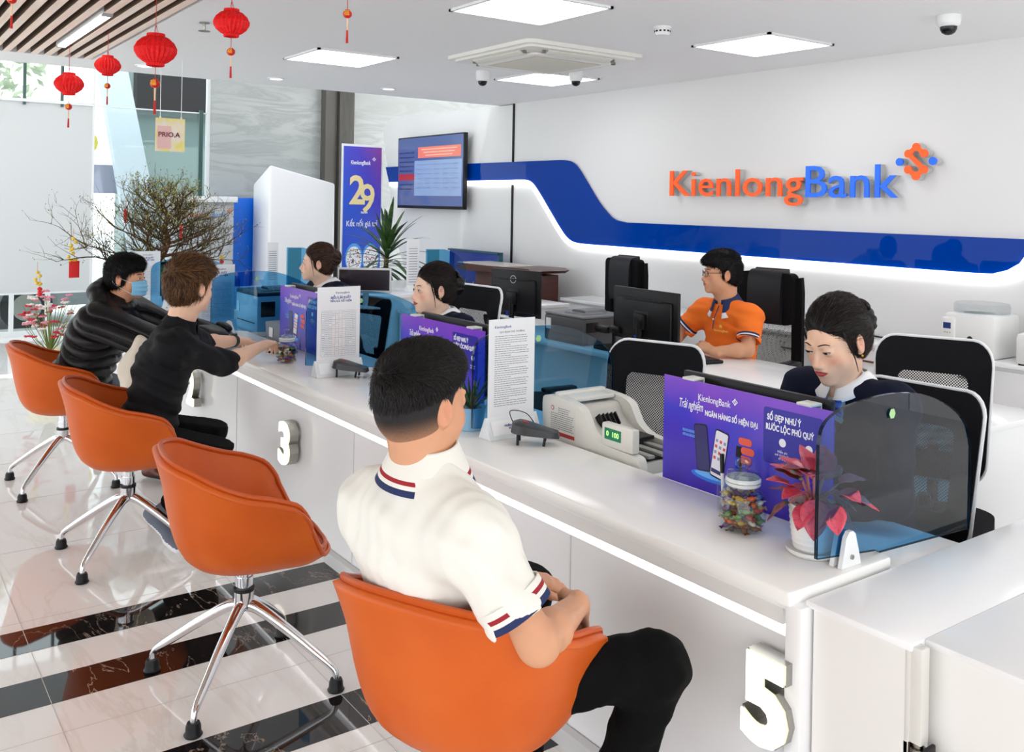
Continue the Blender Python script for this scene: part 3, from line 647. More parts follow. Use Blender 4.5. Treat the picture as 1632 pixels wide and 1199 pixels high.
# ================================================================ candy jars
jar_gl = glassy('jar glass', (.94,.97,.96), fres=1.55)
CANDY = [rgb(170,40,30), rgb(60,38,30), rgb(190,150,40), rgb(90,130,50), rgb(40,60,150), rgb(210,90,30), rgb(120,70,40), rgb(200,190,180), rgb(96,52,120)]
candy_m = [mat('wrapper %d' % i, c, .25, metal=.25, bump=(260,.5,2)) for i, c in enumerate(CANDY)]
CN = ['dark red','dark brown','mustard','green','blue','orange','brown','silvery','purple']
candy_src = {}
def candy_mesh(i):
    if i in candy_src: return candy_src[i]
    b = MB(); b.sph((0,0,0), (.0135,.0085,.0075), 12, 8)
    for s in (-1,1):
        b.grid(lambda u, v, s=s: (s*(.011+.010*v), (u-.5)*(.006+.014*v), .0018*math.sin(u*20)), 8, 3)
    o = b.build('wrapped_candy', candy_m[i]); candy_src[i] = o; return o
def jar(x, y, seed, n, where, s=1.):
    t = thing('candy_jar', 'lidded glass candy jar '+where, 'jar', (x,y,.766)); r = random.Random(seed)
    b = MB(); b.lathe([(0,.001),(.045*s,.001),(.058*s,.012*s),(.064*s,.04*s),(.063*s,.085*s),(.054*s,.112*s),(.044*s,.122*s),(.044*s,.132*s)], 40)
    b.lathe([(0,.005),(.043*s,.006),(.055*s,.015*s),(.061*s,.04*s),(.060*s,.084*s),(.051*s,.110*s),(.042*s,.121*s)], 40); b.build('glass_body', jar_gl, t)
    b = MB(); b.lathe([(.045*s,.124*s),(.048*s,.128*s),(.048*s,.142*s),(.045*s,.146*s)], 40); b.build('seal_ring', mat('clear seal', rgb(226,230,232), .15), t)
    b = MB(); b.lathe([(.046*s,.146*s),(.044*s,.158*s),(.022*s,.163*s),(.012*s,.166*s),(.013*s,.172*s),(.022*s,.178*s),(.023*s,.188*s),(.014*s,.195*s),(0,.197*s)], 36); lid = b.build('lid', glassy('lid glass', (.80,.85,.87), fres=1.8), t)
    b = MB(); b.tube([(.048*s*math.cos(a*.3),.048*s*math.sin(a*.3),.135*s) for a in range(21)], .0012, 5, closed=True); b.build('wire_clasp', steel, t)
    k = 0; spots = []
    for lay in range(6):
        zz = .014+lay*.0165*s
        for (rr, m) in ((.044*s,9),(.022*s,5)):
            for j in range(m):
                a = 2*PI*j/m+lay*.5+rr*30; spots.append((rr*math.cos(a), rr*math.sin(a), zz+r.uniform(-.002,.002)))
    for p in spots[:n]:
        i = r.randrange(len(CANDY)); first = i not in candy_src; src = candy_mesh(i); o = src if first else src.copy()
        if not first: C.objects.link(o)
        o.location = (x+p[0], y+p[1], .766+p[2]); o.rotation_euler = (r.uniform(-.5,.5), r.uniform(-.5,.5), r.uniform(0,6.3)); o.scale = (.95*s,)*3
        tag(o, CN[i]+' wrapped candy in the jar '+where, 'candy', CN[i]+' candies in the jar '+where)
jar(-1.69,2.005,3,80,'before the purple poster at window 5')
jar(-4.80,1.95,5,70,'by the hands of the dark-shirted man',.92)
# ================================================================ red-leaved plant
pot_m = mat('white ridged ceramic', rgb(238,236,232), .3)
t = thing('potted_plant', 'red-leaved plant in a white ridged pot beside the glass screen', 'plant', (-1.478,2.025,.766)); pp = t
b = MB(); prof = [(.0,.012),(.045,.012)]
for i in range(27): z = .014+.112*i/26; prof.append((.047+.014*(i/26)**.7+.0012*math.sin(i*1.9), z))
prof += [(.062,.129),(.058,.129),(.055,.118),(0,.112)]; b.lathe(prof, 40); b.build('pot', pot_m, t)
b = MB(); b.lathe([(.0,.001),(.058,.001),(.066,.008),(.066,.016),(.060,.013),(0,.011)], 40); b.build('saucer', pot_m, t)
r = random.Random(4)
b = MB()
for k in range(90):
    a = r.uniform(0,6.28); q = .052*r.random()**.5; b.sph((q*math.cos(a),q*math.sin(a),.116+r.uniform(-.002,.004)), (r.uniform(.004,.008),r.uniform(.004,.007),.004), 7, 5, m=r.randrange(3))
o = b.build('pebbles', [mat('pebble a', rgb(196,188,170), .6), mat('pebble b', rgb(150,140,122), .6), mat('pebble c', rgb(226,220,206), .6)], t); o['kind'] = 'stuff'
leaf_r = mat('red variegated leaf', rgb(214,76,98), .35, var=(90, rgb(130,54,58), 4, .52, .78), coat=.3); leaf_g = mat('green edged leaf', rgb(150,52,58), .35, var=(60, rgb(60,74,44), 3, .45, .6)); stem_m = mat('pink stem', rgb(196,120,116), .5)
def leaf(b, base, tip, up, w, m=0, cup=.25, droop=.15, nu=7, nv=12):
    base = V(base); tip = V(tip); d = tip-base; L = d.length; d = d.normalized(); side = d.cross(V(up)).normalized(); nn = side.cross(d)
    def fn(u, v):
        ww = w*abs(math.sin(PI*min(1,v**.75)))**.8*(1-.15*v); s = (u-.5)*2
        return base+d*L*v+side*s*ww+nn*(abs(s)*cup*ww - droop*L*(v*v) + .02*L*math.sin(v*14)*abs(s))
    b.grid(fn, nu, nv, m)
leaves = [((.05,-.055,.16),(.075,-.10,.075),.034,0),((-.02,-.06,.175),(-.055,-.115,.20),.03,0),((.0,-.045,.19),(-.075,-.06,.215),.028,1),((-.03,-.03,.15),(-.105,-.045,.155),.020,1),
          ((.03,.0,.20),(.065,-.035,.235),.036,0),((.02,.02,.21),(.0,.035,.275),.03,0),((.06,.02,.17),(.125,.02,.165),.034,0),((.04,.05,.18),(.085,.105,.20),.034,0),((-.01,.05,.18),(-.04,.11,.19),.03,0),
          ((.03,-.06,.14),(.045,-.125,.10),.026,0),((.07,-.03,.15),(.125,-.07,.10),.03,0),((-.03,-.055,.13),(-.075,-.095,.085),.026,1),((.02,-.02,.23),(.035,-.06,.27),.022,0),((.0,.0,.2),(-.045,.01,.27),.026,0),((.05,.06,.15),(.12,.11,.13),.03,0),((.01,-.055,.17),(-.005,-.12,.165),.03,0)]
for k in range(12):
    a = k*2.4+.4; h_ = .13+.09*((k*5) % 12)/12; L = .06+.03*((k*7) % 5)/5; c_, s_ = math.cos(a), math.sin(a)
    leaves.append(((.035*c_+.01,.035*s_,h_),((.035+L)*c_+.01,(.035+L)*s_,h_+(.035 if h_ > .17 else -.035)),.026+.004*(k % 3),k % 4 == 3))
for base, tip, w, m in leaves:
    b = MB(); leaf(b, base, tip, (0,0,1), w*1.12, 0, .3, .12); o = b.build('leaf', leaf_g if m else leaf_r, t); o.modifiers.new('s','SOLIDIFY').thickness = .0008
    b = MB(); b.tube(smoothpoly([(base[0]*.2,base[1]*.2,.115),(base[0]*.5,base[1]*.5,.15),base], 4), [.0025]*8+[.0015], 6); b.build('stem', stem_m, o)
t = thing('potted_succulent', 'spiky green succulent in a pale blue pot behind the second glass screen', 'plant', (-3.03,1.99,.766))
b = MB(); b.lathe([(0,.001),(.045,.001),(.058,.085),(.062,.09),(.056,.09),(.052,.08),(0,.078)], 32); b.build('pot', mat('pale blue ceramic', rgb(150,196,224), .3), t)
b = MB()
for k in range(60): a = r.uniform(0,6.28); q = .048*r.random()**.5; b.sph((q*math.cos(a),q*math.sin(a),.08), (.006,.006,.004), 6, 4)
o = b.build('gravel', mat('pebble b', rgb(150,140,122), .6), t); o['kind'] = 'stuff'
for k in range(18):
    a = k*2.4; el = .5+.9*(k/18); b = MB(); L = .13; d = V((math.cos(a)*math.cos(el),math.sin(a)*math.cos(el),math.sin(el))); b.tube([V((0,0,.08))+d*L*v for v in (0,.35,.7,1)], [.006,.008,.005,.0008], 6, flat=.5); b.build('leaf', mat('succulent green', rgb(58,92,60), .5), t)
t = thing('mobile_phone', 'black mobile phone on the counter by the brown-haired person', 'phone', (-5.14,2.05,.766), .5); b = MB(); b.prism(rrect(.075,.15,.01), 0, .009); b.build('body', dark, t); b = MB(); b.prism(rrect(.068,.142,.008), .009, .0096); b.build('screen', mat('phone glass', rgb(18,20,26), .05), t)
# pens in a cup behind the jar
t = thing('pen_cup', 'small clear cup of pens hidden behind the front candy jar', 'pen cup', (-1.82,2.09,.766))
b = MB(); b.lathe([(0,.001),(.028,.001),(.03,.085),(.028,.085),(.026,.004),(0,.004)], 24); b.build('cup', acrylic, t)
for dx, dy, nm, c1, c2 in ((-.012,.0,'black capped white pen standing in the cup behind the jar',rgb(20,20,22),rgb(235,235,235)),(.014,.008,'blue capped white pen standing in the cup behind the jar',rgb(30,70,200),rgb(240,240,240))):
    p = thing('pen', nm, 'pen', (-1.82+dx,2.09+dy,.772))
    b = MB(); b.cyl((0,0,0),(dx*.6,0,.10),.0055,seg=12); b.build('barrel', mat('pen barrel', c2, .3), p)
    b = MB(); b.cyl((dx*.6,0,.10),(dx*.9,0,.155),.0062,seg=12); b.box((dx*.8+.007,0,.135), (.002,.003,.04)); b.build('cap', mat('pen cap '+nm[:4], c1, .3), p)
# ================================================================ purple posters clipped to the teller monitors
def grad_poster():
    m = bpy.data.materials.new('purple poster print'); m.use_nodes = True; nt = m.node_tree; b = nt.nodes['Principled BSDF']; b.inputs['Roughness'].default_value = .25
    t = nt.nodes.new('ShaderNodeTexCoord'); s = nt.nodes.new('ShaderNodeSeparateXYZ'); nt.links.new(t.outputs['Object'], s.inputs[0])
    r = nt.nodes.new('ShaderNodeValToRGB'); mx = nt.nodes.new('ShaderNodeMath'); mx.operation = 'MULTIPLY_ADD'; mx.inputs[1].default_value = .9; 
    n = nt.nodes.new('ShaderNodeTexNoise'); n.inputs['Scale'].default_value = 3.0; nt.links.new(t.outputs['Object'], n.inputs['Vector'])
    nt.links.new(n.outputs[0], mx.inputs[0]); m2 = nt.nodes.new('ShaderNodeMath'); m2.operation = 'MULTIPLY'; m2.inputs[1].default_value = 1.6; nt.links.new(s.outputs[2], m2.inputs[0]); nt.links.new(m2.outputs[0], mx.inputs[2]); nt.links.new(mx.outputs[0], r.inputs[0])
    e = r.color_ramp.elements; e[0].position = .25; e[0].color = (*rgb(48,16,140),1); e[1].position = 1.0; e[1].color = (*rgb(128,70,205),1)
    k = e.new(.55); k.color = (*rgb(66,44,190),1); k = e.new(.75); k.color = (*rgb(60,60,205),1)
    nt.links.new(r.outputs[0], b.inputs['Base Color']); return m
posm = grad_poster(); wht = mat('print white', rgb(250,250,255), .5); pinkp = mat('print pink', rgb(255,190,225), .5)
def diamond(b, M, s, m):
    """woven diamond emblem of the bank as thin bars"""
    b.M = M
    for (x0,y0,x1,y1) in ((0,1,1,0),(1,0,0,-1),(0,-1,-1,0),(-1,0,0,1),(-.35,.35,.35,-.35)):
        c = ((x0+x1)/2*s,(y0+y1)/2*s,0); L = math.hypot(x1-x0,y1-y0)*s; b.box(c, (L,.28*s,.0006), rot=Matrix.Rotation(math.atan2(y1-y0,x1-x0),3,'Z'), m=m)
    for (x,y) in ((0,1),(1,0),(0,-1),(-1,0)): b.prism(disc((x*s,y*s), .26*s, 10), 0,.0004, m=m)
    b.M = Matrix.Identity(4)
def poster(x0, label, w=.64, h=.335, z=.766, y=2.175):
    t = thing('purple_poster', label, 'poster', (x0+w/2,y,z), 0, 'purple posters clipped in front of the teller monitors')
    b = MB(); b.box((0,0,h/2), (w,.004,h)); bd = b.build('board', posm, t, smooth=False)
    M = frame((-w/2,-.0024,h), (1,0,0), (0,0,1)) @ Matrix.Diagonal((w,h,1,1))
    def at(u, v): return frame((-w/2+u*w,-.0028,h-v*h), (1,0,0), (0,0,1))
    b = MB()
    text(b, 'KienlongBank', .030, at(.335,.145), 0, .0003, .0, width=.130); diamond(b, at(.465,.11), .0085, 0)
    text(b, 'Trải nghiệm', .040, at(.185,.235), 0, .0003, .0002, shear=.35, width=.100); text(b, 'NGÂN HÀNG SỐ HIỆN ĐẠI', .0225, at(.44,.275), 0, .0003, .0007, width=.205)
    text(b, 'SỐ ĐẸP NHƯ Ý', .024, at(.745,.165), 0, .0003, .0009, width=.118); text(b, 'RƯỚC LỘC PHÚ QUÝ', .024, at(.775,.25), 0, .0003, .0009, width=.165)
    for i, (u, s_) in enumerate(((.74,'Miễn phí\nmở tài khoản\nsố đẹp'),(.88,'Nhận quà\nđầu xuân'))):
        text(b, s_, .0095, at(u,.47), 0, .0002); b.M = at(u,.36); b.prism(disc((0,0),.012), 0,.0003, m=0); b.M = Matrix.Identity(4)
    b.build('lettering', [wht, pinkp], bd, smooth=False)
    b = MB(); b.M = at(.79,.32); b.prism(rrect(.20,.16,.010), -.0003, .0001); b.M = Matrix.Identity(4); b.build('info_box', mat('poster deep blue', rgb(44,40,160), .3), bd, smooth=False)
    b = MB()
    for u, v, rz, ww, hh in ((.265,.60,.12,.055,.145),(.375,.62,-.16,.054,.150)):
        b.M = at(u,v) @ Matrix.Rotation(rz,4,'Z') @ Matrix(((1,.0,0,0),(0,1,0,0),(0,0,1,0),(0,0,0,1)))
        b.prism(rrect(ww,hh,.009), 0,.0006, m=0); b.prism(rrect(ww*.9,hh*.94,.007), .0006,.0009, m=1 if u < .35 else 2)
        if u > .35:
            for j in range(4):
                for i in range(3): b.box(((i-1)*.016,.04-j*.018,.0011), (.009,.009,.0004), m=3 if (i+j) % 2 else 4)
            b.box((0,-.055,.0011), (.045,.012,.0004), m=1)
    b.M = at(.33,.85); b.prism([(.085*math.cos(a*.2618),.016*math.sin(a*.2618)) for a in range(24)], 0,.0003, m=5); b.prism([(.07*math.cos(a*.2618),.010*math.sin(a*.2618)+.004) for a in range(24)], .0003,.0006, m=6)
    for u, v, cc in ((.53,.44,7),(.545,.52,7),(.53,.60,7)): b.M = at(u,v); b.prism(rrect(.05,.022,.01), 0,.0004, m=cc)
    b.M = at(.13,.40)
    b.M = Matrix.Identity(4)
    text(b, '88888888\n68686868', .013, at(.175,.50), 6, .0002)
    b.build('artwork', [mat('phone black', rgb(24,22,40), .3), mat('screen blue', rgb(50,50,110), .3), mat('screen light', rgb(236,236,246), .3), mat('icon red', rgb(226,80,70), .5), mat('icon grey', rgb(150,155,190), .5), mat('disc cyan', rgb(40,120,230), .4), mat('disc light', rgb(110,180,255), .4), mat('coral tag', rgb(238,96,72), .5)], bd, smooth=False)
    for u in (.18,.86):
        b = MB(); b.box(((u-.5)*w,.012,h+.004), (.05,.05,.008), .002); b.box(((u-.5)*w,.034,h-.012), (.05,.004,.03), .001); b.build('clip', mat('clear clip', rgb(214,214,208), .3), t)
    return t
poster(-2.165,'purple poster at window 5 behind the front candy jar')
poster(-3.935,'purple poster behind the head of the man in white polo',.72,.345)
poster(-5.47,'purple poster behind the glass screen at window 3',.66,.355)
# ================================================================ orange tub chairs
leather = mat('orange leather', rgb(216,100,28), .42, spec=.4, bump=(700,.25,2,.0006), var=(4, rgb(206,90,22), 2)); leather_in = mat('orange leather piping', rgb(196,84,22), .42)
def rim_h(a):   # a = angle from the back, 0..pi
    d = math.degrees(a)
    if d < 50: return .815-.03*(d/50)**2
    if d < 108: t = (d-50)/58; return .785-.115*t
    if d < 142: t = (d-108)/34; return .67-.185*(t*t*(3-2*t)*.6+t*.4)
    return .485-.02*((d-142)/38)
def rim_p(th):  # th -pi..pi, 0 = back (-y)
    a = abs(th); ex = .80
    x = math.copysign(abs(math.sin(th))**ex, math.sin(th))*.274; y = -math.copysign(abs(math.cos(th))**ex, math.cos(th))
    y = y*(.262 if y < 0 else .258)
    return x, y, rim_h(a)
PROF = [(0,0,0),(.2,0,0),(.36,.004,0),(.50,.022,0),(.61,.058,0),(.70,.115,0),(.77,.20,0),(.825,.32,0),(.87,.46,0),(.91,.62,0),(.95,.78,0),(.978,.90,0),(1.0,1.0,0)]
def orange_chair(x, y, rot, label, base_rot=0., z0=.438):
    t = thing('orange_tub_chair', label, 'chair', (x,y,0), rot, 'orange tub chairs at the counter')
    N = 96; b = MB()
    def fn(u, v):
        th = -PI+2*PI*u; X, Y, h = rim_p(th); k = v*(len(PROF)-1); i = min(int(k), len(PROF)-2); f = k-i
        ro = PROF[i][0]*(1-f)+PROF[i+1][0]*f; ze = PROF[i][1]*(1-f)+PROF[i+1][1]*f
        fl = 1+.05*max(0,v-.8)/.2*(1 if h > .6 else .2)
        return (X*ro*fl, Y*ro*fl, z0+(h-z0)*ze)
    b.grid(fn, N, 34, 0, closeu=True); o = b.build('shell', leather, t, merge=True)
    md = o.modifiers.new('solid','SOLIDIFY'); md.thickness = .026; md.offset = 1; md.use_even_offset = False
    pts = [V(fn(i/N, 1)) for i in range(N)]
    for off, zz, nm in ((.0,.002,'piping'),):
        b = MB(); b.tube([(p.x*1.0,p.y*1.0,p.z+zz) for p in pts], .0085, 8, closed=True)
        b.tube([(p.x*1.045,p.y*1.045,p.z-.018) for p in pts], .0075, 8, closed=True); b.build(nm, leather_in, t)
    b = MB(); b.lathe([(0,z0+.055),(.12,z0+.055),(.17,z0+.048),(.185,z0+.035),(.17,z0+.02),(0,z0+.01)], 40, (0,.01,0), 0, 1.03); b.build('seat_cushion', leather, t)
    b = MB(); b.box((0,0,z0-.013), (.20,.20,.014), .004); b.box((0,0,z0-.022), (.26,.05,.01), .003); b.cyl((0,0,.27),(0,0,z0-.02),.026,seg=24); b.cyl((0,0,.33),(0,0,.36),.030,seg=24); b.cyl((0,0,.255),(0,0,.31),.031,.034,seg=24); b.build('column', chrome, t)
    b = MB(); b.cyl((0,0,.312),(0,0,.322),.0345,seg=24); b.build('collar', dark, t)
    for k in range(4):
        a = base_rot-rot+PI/4+k*PI/2; d = V((math.cos(a), math.sin(a), 0)); R = .335
        path = [V((0,0,.262)), d*.05+V((0,0,.255)), d*.16+V((0,0,.19)), d*.27+V((0,0,.115)), d*.315+V((0,0,.083)), d*.332+V((0,0,.062)), d*R+V((0,0,.035))]
        pth = [V(p) for p in smoothpoly([tuple(p) for p in path], 4)]; n = len(pth)
        b = MB(); b.tube(pth, [.022-.011*min(1,i/(n*.75)) for i in range(n)], 12, flat=1.0); lg = b.build('leg', chrome, t)
        b = MB(); b.lathe([(.0,.001),(.026,.001),(.029,.006),(.024,.014),(.023,.032),(.019,.042),(0,.043)], 20, tuple(d*R)); b.build('glide', black, lg)
    return t
orange_chair(-3.10,1.12,math.radians(-10),'empty orange tub chair with chrome legs seen whole beside number 3')
orange_chair(-4.50,1.07,math.radians(-8),'orange tub chair under the man in the dark shirt')
orange_chair(-5.80,1.02,math.radians(-6),'orange tub chair furthest left, under the visitor in the padded jacket')
orange_chair(-1.82,1.21,math.radians(24),'orange tub chair nearest the camera, under the man in the white polo shirt')
# ================================================================ office chairs
fabric_k = mat('black mesh fabric', rgb(22,22,25), .8, spec=.15, bump=(1400,.5,1,.0006)); rim_w = mat('white rim plastic', rgb(228,230,232), .3)
def mesh_net(name, col, cell, fill):
    m = bpy.data.materials.new(name); m.use_nodes = True; nt = m.node_tree; nt.nodes.clear(); o = nt.nodes.new('ShaderNodeOutputMaterial')
    d = nt.nodes.new('ShaderNodeBsdfDiffuse'); d.inputs[0].default_value = (*col,1); tr = nt.nodes.new('ShaderNodeBsdfTransparent'); mx = nt.nodes.new('ShaderNodeMixShader')
    t = nt.nodes.new('ShaderNodeTexCoord'); s = nt.nodes.new('ShaderNodeSeparateXYZ'); nt.links.new(t.outputs['Object'], s.inputs[0])
    def M(op, a, b=None):
        n = nt.nodes.new('ShaderNodeMath'); n.operation = op
        for i, q in enumerate((a, b)):
            if q is None: continue
            if isinstance(q, (int, float)): n.inputs[i].default_value = q
            else: nt.links.new(q, n.inputs[i])
        return n.outputs[0]
    a = M('SINE', M('MULTIPLY', s.outputs[0], 2*PI/cell)); c = M('SINE', M('MULTIPLY', s.outputs[2], 2*PI/cell)); v = M('MULTIPLY', a, c)
    g = M('GREATER_THAN', v, fill); nt.links.new(g, mx.inputs[0]); nt.links.new(d.outputs[0], mx.inputs[1]); nt.links.new(tr.outputs[0], mx.inputs[2]); nt.links.new(mx.outputs[0], o.inputs[0]); return m
net = mesh_net('black net', rgb(34,34,38), .011, .0); 
def office_chair(x, y, rot, label, top=1.12, w=.46, h=.52, lean=.12, group='mesh-backed office chairs', arms=True, zseat=.47):
    t = thing('office_chair', label, 'office chair', (x,y,0), rot, group)
    z1 = top-h
    def back(px, pz, off=0.):   # px -.5..,.5 pz 0..1 -> curved panel, chair faces +y
        return V((px*w*(1-.10*(1-pz)), -.23-lean*(max(pz,0)**1.2)+.30*(px*px)*w + .03*math.sin(pz*PI)+off, z1+pz*h))
    ring = rrect(1,1,.17,6)
    def ringpts(s, off): return [back(p[0]*s, .5+p[1]*(s if s > .9 else s), off) for p in ring]
    inner = [(p[0]*.62, .5+p[1]*.56-.02) for p in rrect(1,1,.12,6)]
    b = MB(); n = len(ring); vs = []
    for off in (-.010,.010):
        for k in range(5):
            f = k/4
            vs += [back(ring[i][0]*(1-f)+inner[i][0]*f, (.5+ring[i][1])*(1-f)+inner[i][1]*f, off) for i in range(n)]
    fs = []
    for L in range(2):
        for k in range(4):
            for i in range(n): a = L*5*n+k*n+i; c = L*5*n+k*n+(i+1) % n; q = (a,c,c+n,a+n); fs.append(q if L else q[::-1])
    for i in range(n):
        j = (i+1) % n; fs.append((i,j,5*n+j,5*n+i)); fs.append((4*n+i,9*n+i,9*n+j,4*n+j))
    b.put(vs, fs); b.build('back_frame', fabric_k, t)
    b = MB(); b.grid(lambda u, v: tuple(back((u-.5)*.66, .48+(v-.5)*.60)), 12, 10); b.build('mesh_panel', net, t)
    b = MB(); b.tube(ringpts(1.01, -.004), .0075, 8, closed=True); b.build('rim', rim_w, t)
    b = MB(); b.tube(smoothpoly([(0,-.30,z1+.12),(0,-.30,z1-.02),(0,-.22,zseat-.08),(0,0,zseat-.07)], 5), .022, 10); b.build('back_bracket', black, t)
    b = MB(); b.prism(rrect(.48,.46,.12,6), zseat-.05, zseat, m=0); b.build('seat', fabric_k, t)
    for s in (-1,1) if arms else ():
        b = MB(); b.tube(smoothpoly([(s*.24,-.05,zseat-.03),(s*.265,-.05,zseat+.04),(s*.265,-.06,zseat+.11)], 4), .014, 8); b.box((s*.262,.0,zseat+.12), (.06,.22,.026), .012); b.build('armrest', black, t)
    b = MB(); b.cyl((0,0,.1),(0,0,zseat-.05),.025,seg=16); b.build('gas_column', black, t)
    for k in range(5):
        a = k*2*PI/5; d = V((math.cos(a),math.sin(a),0)); b = MB(); b.tube([V((0,0,.12)), d*.3+V((0,0,.085))], [.025,.014], 8); lg = b.build('base_arm', rim_w, t)
        b = MB(); b.cyl(d*.3+V((-.02,0,.03)), d*.3+V((.02,0,.03)), .028, seg=14); b.build('castor', dark, lg)
    return t
def rot_to(dx, dy): return math.atan2(dy, dx)-PI/2
office_chair(-2.68,2.49,rot_to(.36,-.93),'black mesh office chair empty behind the banknote counter',1.075,.43,.52,.08)
office_chair(-1.76,2.74,rot_to(.03,-1),'black mesh office chair behind the navy-suited teller at window 5',1.05,.47,.50,.06)
office_chair(-1.98,3.40,rot_to(.40,-.91),'black mesh office chair with pale net window, right of the teller at window 5',1.125,.44,.56,.04,arms=False)
office_chair(-4.22,2.55,rot_to(.1,-1),'black mesh office chair behind the teller with the star hair clip',1.19,.48,.52,.06)
office_chair(-4.42,3.36,rot_to(.1,1),'black office chair half hidden between the middle teller and the text sheet',.985,.50,.42,.04)
office_chair(-5.55,2.62,rot_to(.2,-1),'black mesh office chair of the furthest teller behind the rate table holder',1.0,.46,.46,.06)
lthr = mat('black leather', rgb(28,28,32), .4, spec=.3, bump=(500,.3,2,.0006))
def exec_chair(x, y, rot, label, top=1.22):
    t = thing('executive_chair', label, 'office chair', (x,y,0), rot, 'high-backed black leather chairs')
    b = MB()
    for s in (-1,1): b.prism([(s*.235,top-.02),(s*.245,top-.12),(s*.245,.62),(s*.225,.50),(s*.165,.50),(s*.175,.64),(s*.17,top-.03)], -.30,-.262,'y')
    b.box((0,-.282,top-.155), (.40,.036,.29), .01); b.box((0,-.282,.54), (.42,.036,.10), .01); b.build('back_frame', mat('black fabric', rgb(16,16,18), .8, spec=.15), t)
    b = MB(); b.prism(rrect(.40,.335,.04,5,(0,top-.165)), -.30,-.225,'y'); b.build('headrest_side_pads', mat('black fabric'), t)
    b = MB(); pr = [(-.315,.0),(-.318,-.3),(-.30,-.335),(-.23,-.335),(-.205,-.29),(-.198,-.15),(-.208,-.03),(-.235,.012),(-.29,.018)]
    b.prism([(p[0], top+p[1]) for p in smoothpoly(pr, 4, True)], -.125,.125,'x'); b.build('headrest_pad', lthr, t)
    b = MB(); b.grid(lambda u, v: ((u-.5)*.38, -.275-.02*math.sin(v*PI), .55+v*(top-.33-.55)), 12, 12); b.build('mesh_panel', net, t)
    b = MB(); b.prism(rrect(.52,.50,.12,6), .43,.50); b.build('seat', lthr, t)
    for s in (-1,1): b = MB(); b.cyl((s*.27,-.06,.44),(s*.29,-.06,.66),.016,seg=10); b.box((s*.29,0,.67), (.085,.27,.03), .013); b.build('armrest', black, t)
    b = MB(); b.cyl((0,0,.1),(0,0,.43),.028,seg=16); b.build('gas_column', chrome, t)
    for k in range(5):
        a = k*2*PI/5; d = V((math.cos(a),math.sin(a),0)); b = MB(); b.tube([V((0,0,.12)), d*.32+V((0,0,.085))], [.028,.015], 8); lg = b.build('base_arm', chrome, t)
        b = MB(); b.cyl(d*.32+V((-.02,0,.03)), d*.32+V((.02,0,.03)), .029, seg=14); b.build('castor', dark, lg)
exec_chair(-3.98,4.72,rot_to(0,-1)+.12,'high-backed black leather chair under the man in the orange polo')
exec_chair(-5.52,4.80,rot_to(0,-1)-.05,'empty high-backed black leather chair behind the printer')
# ================================================================ desks and credenza
lam = mat('glossy white laminate')
t = thing('manager_desk', 'white desk with the orange-shirted man, black monitors and a printer', 'desk', (-4.2,4.05,0))
b = MB(); b.box((-4.4,4.06,.735), (4.85,.66,.03), .004); wpart(b, 'desktop', lam, t)
for x in (-6.8,-5.2,-3.5,-2.0): b = MB(); b.box((x,4.06,.36), (.04,.62,.72)); wpart(b, 'side_panel', lam, t, smooth=False)
b = MB(); b.box((-4.4,3.80,.42), (4.8,.02,.60)); wpart(b, 'modesty_panel', lam, t, smooth=False)
t = thing('credenza', 'long low white credenza running along the logo wall', 'cabinet', (-3.2,5.45,0))
b = MB(); b.box((-2.75,5.48,.787), (7.7,.40,.026), .003); wpart(b, 'top', lam, t)
b = MB(); b.box((-2.75,5.50,.387), (7.66,.36,.773)); wpart(b, 'body', lam, t, smooth=False)
for k in range(12): b = MB(); b.box((-6.24+k*.635,5.315,.40), (.625,.016,.70), .002); b.box((-6.01+k*.635,5.303,.68), (.10,.008,.012), m=1); wpart(b, 'door', [lam, steel], t)
t = thing('side_cabinet', 'white cabinet behind the teller with the star hair clip', 'cabinet', (-6.6,4.75,0))
b = MB(); b.box((-6.65,4.72,.795), (1.15,.50,.03), .004); wpart(b, 'top', lam, t)
b = MB(); b.box((-6.65,4.72,.39), (1.12,.47,.78)); wpart(b, 'body', lam, t, smooth=False)
b = MB(); b.box((-6.45,4.48,.4), (.003,.012,.7)); b.box((-6.6,4.48,.66), (.12,.01,.012)); wpart(b, 'door_gap', mat('joint grey'), t, smooth=False)
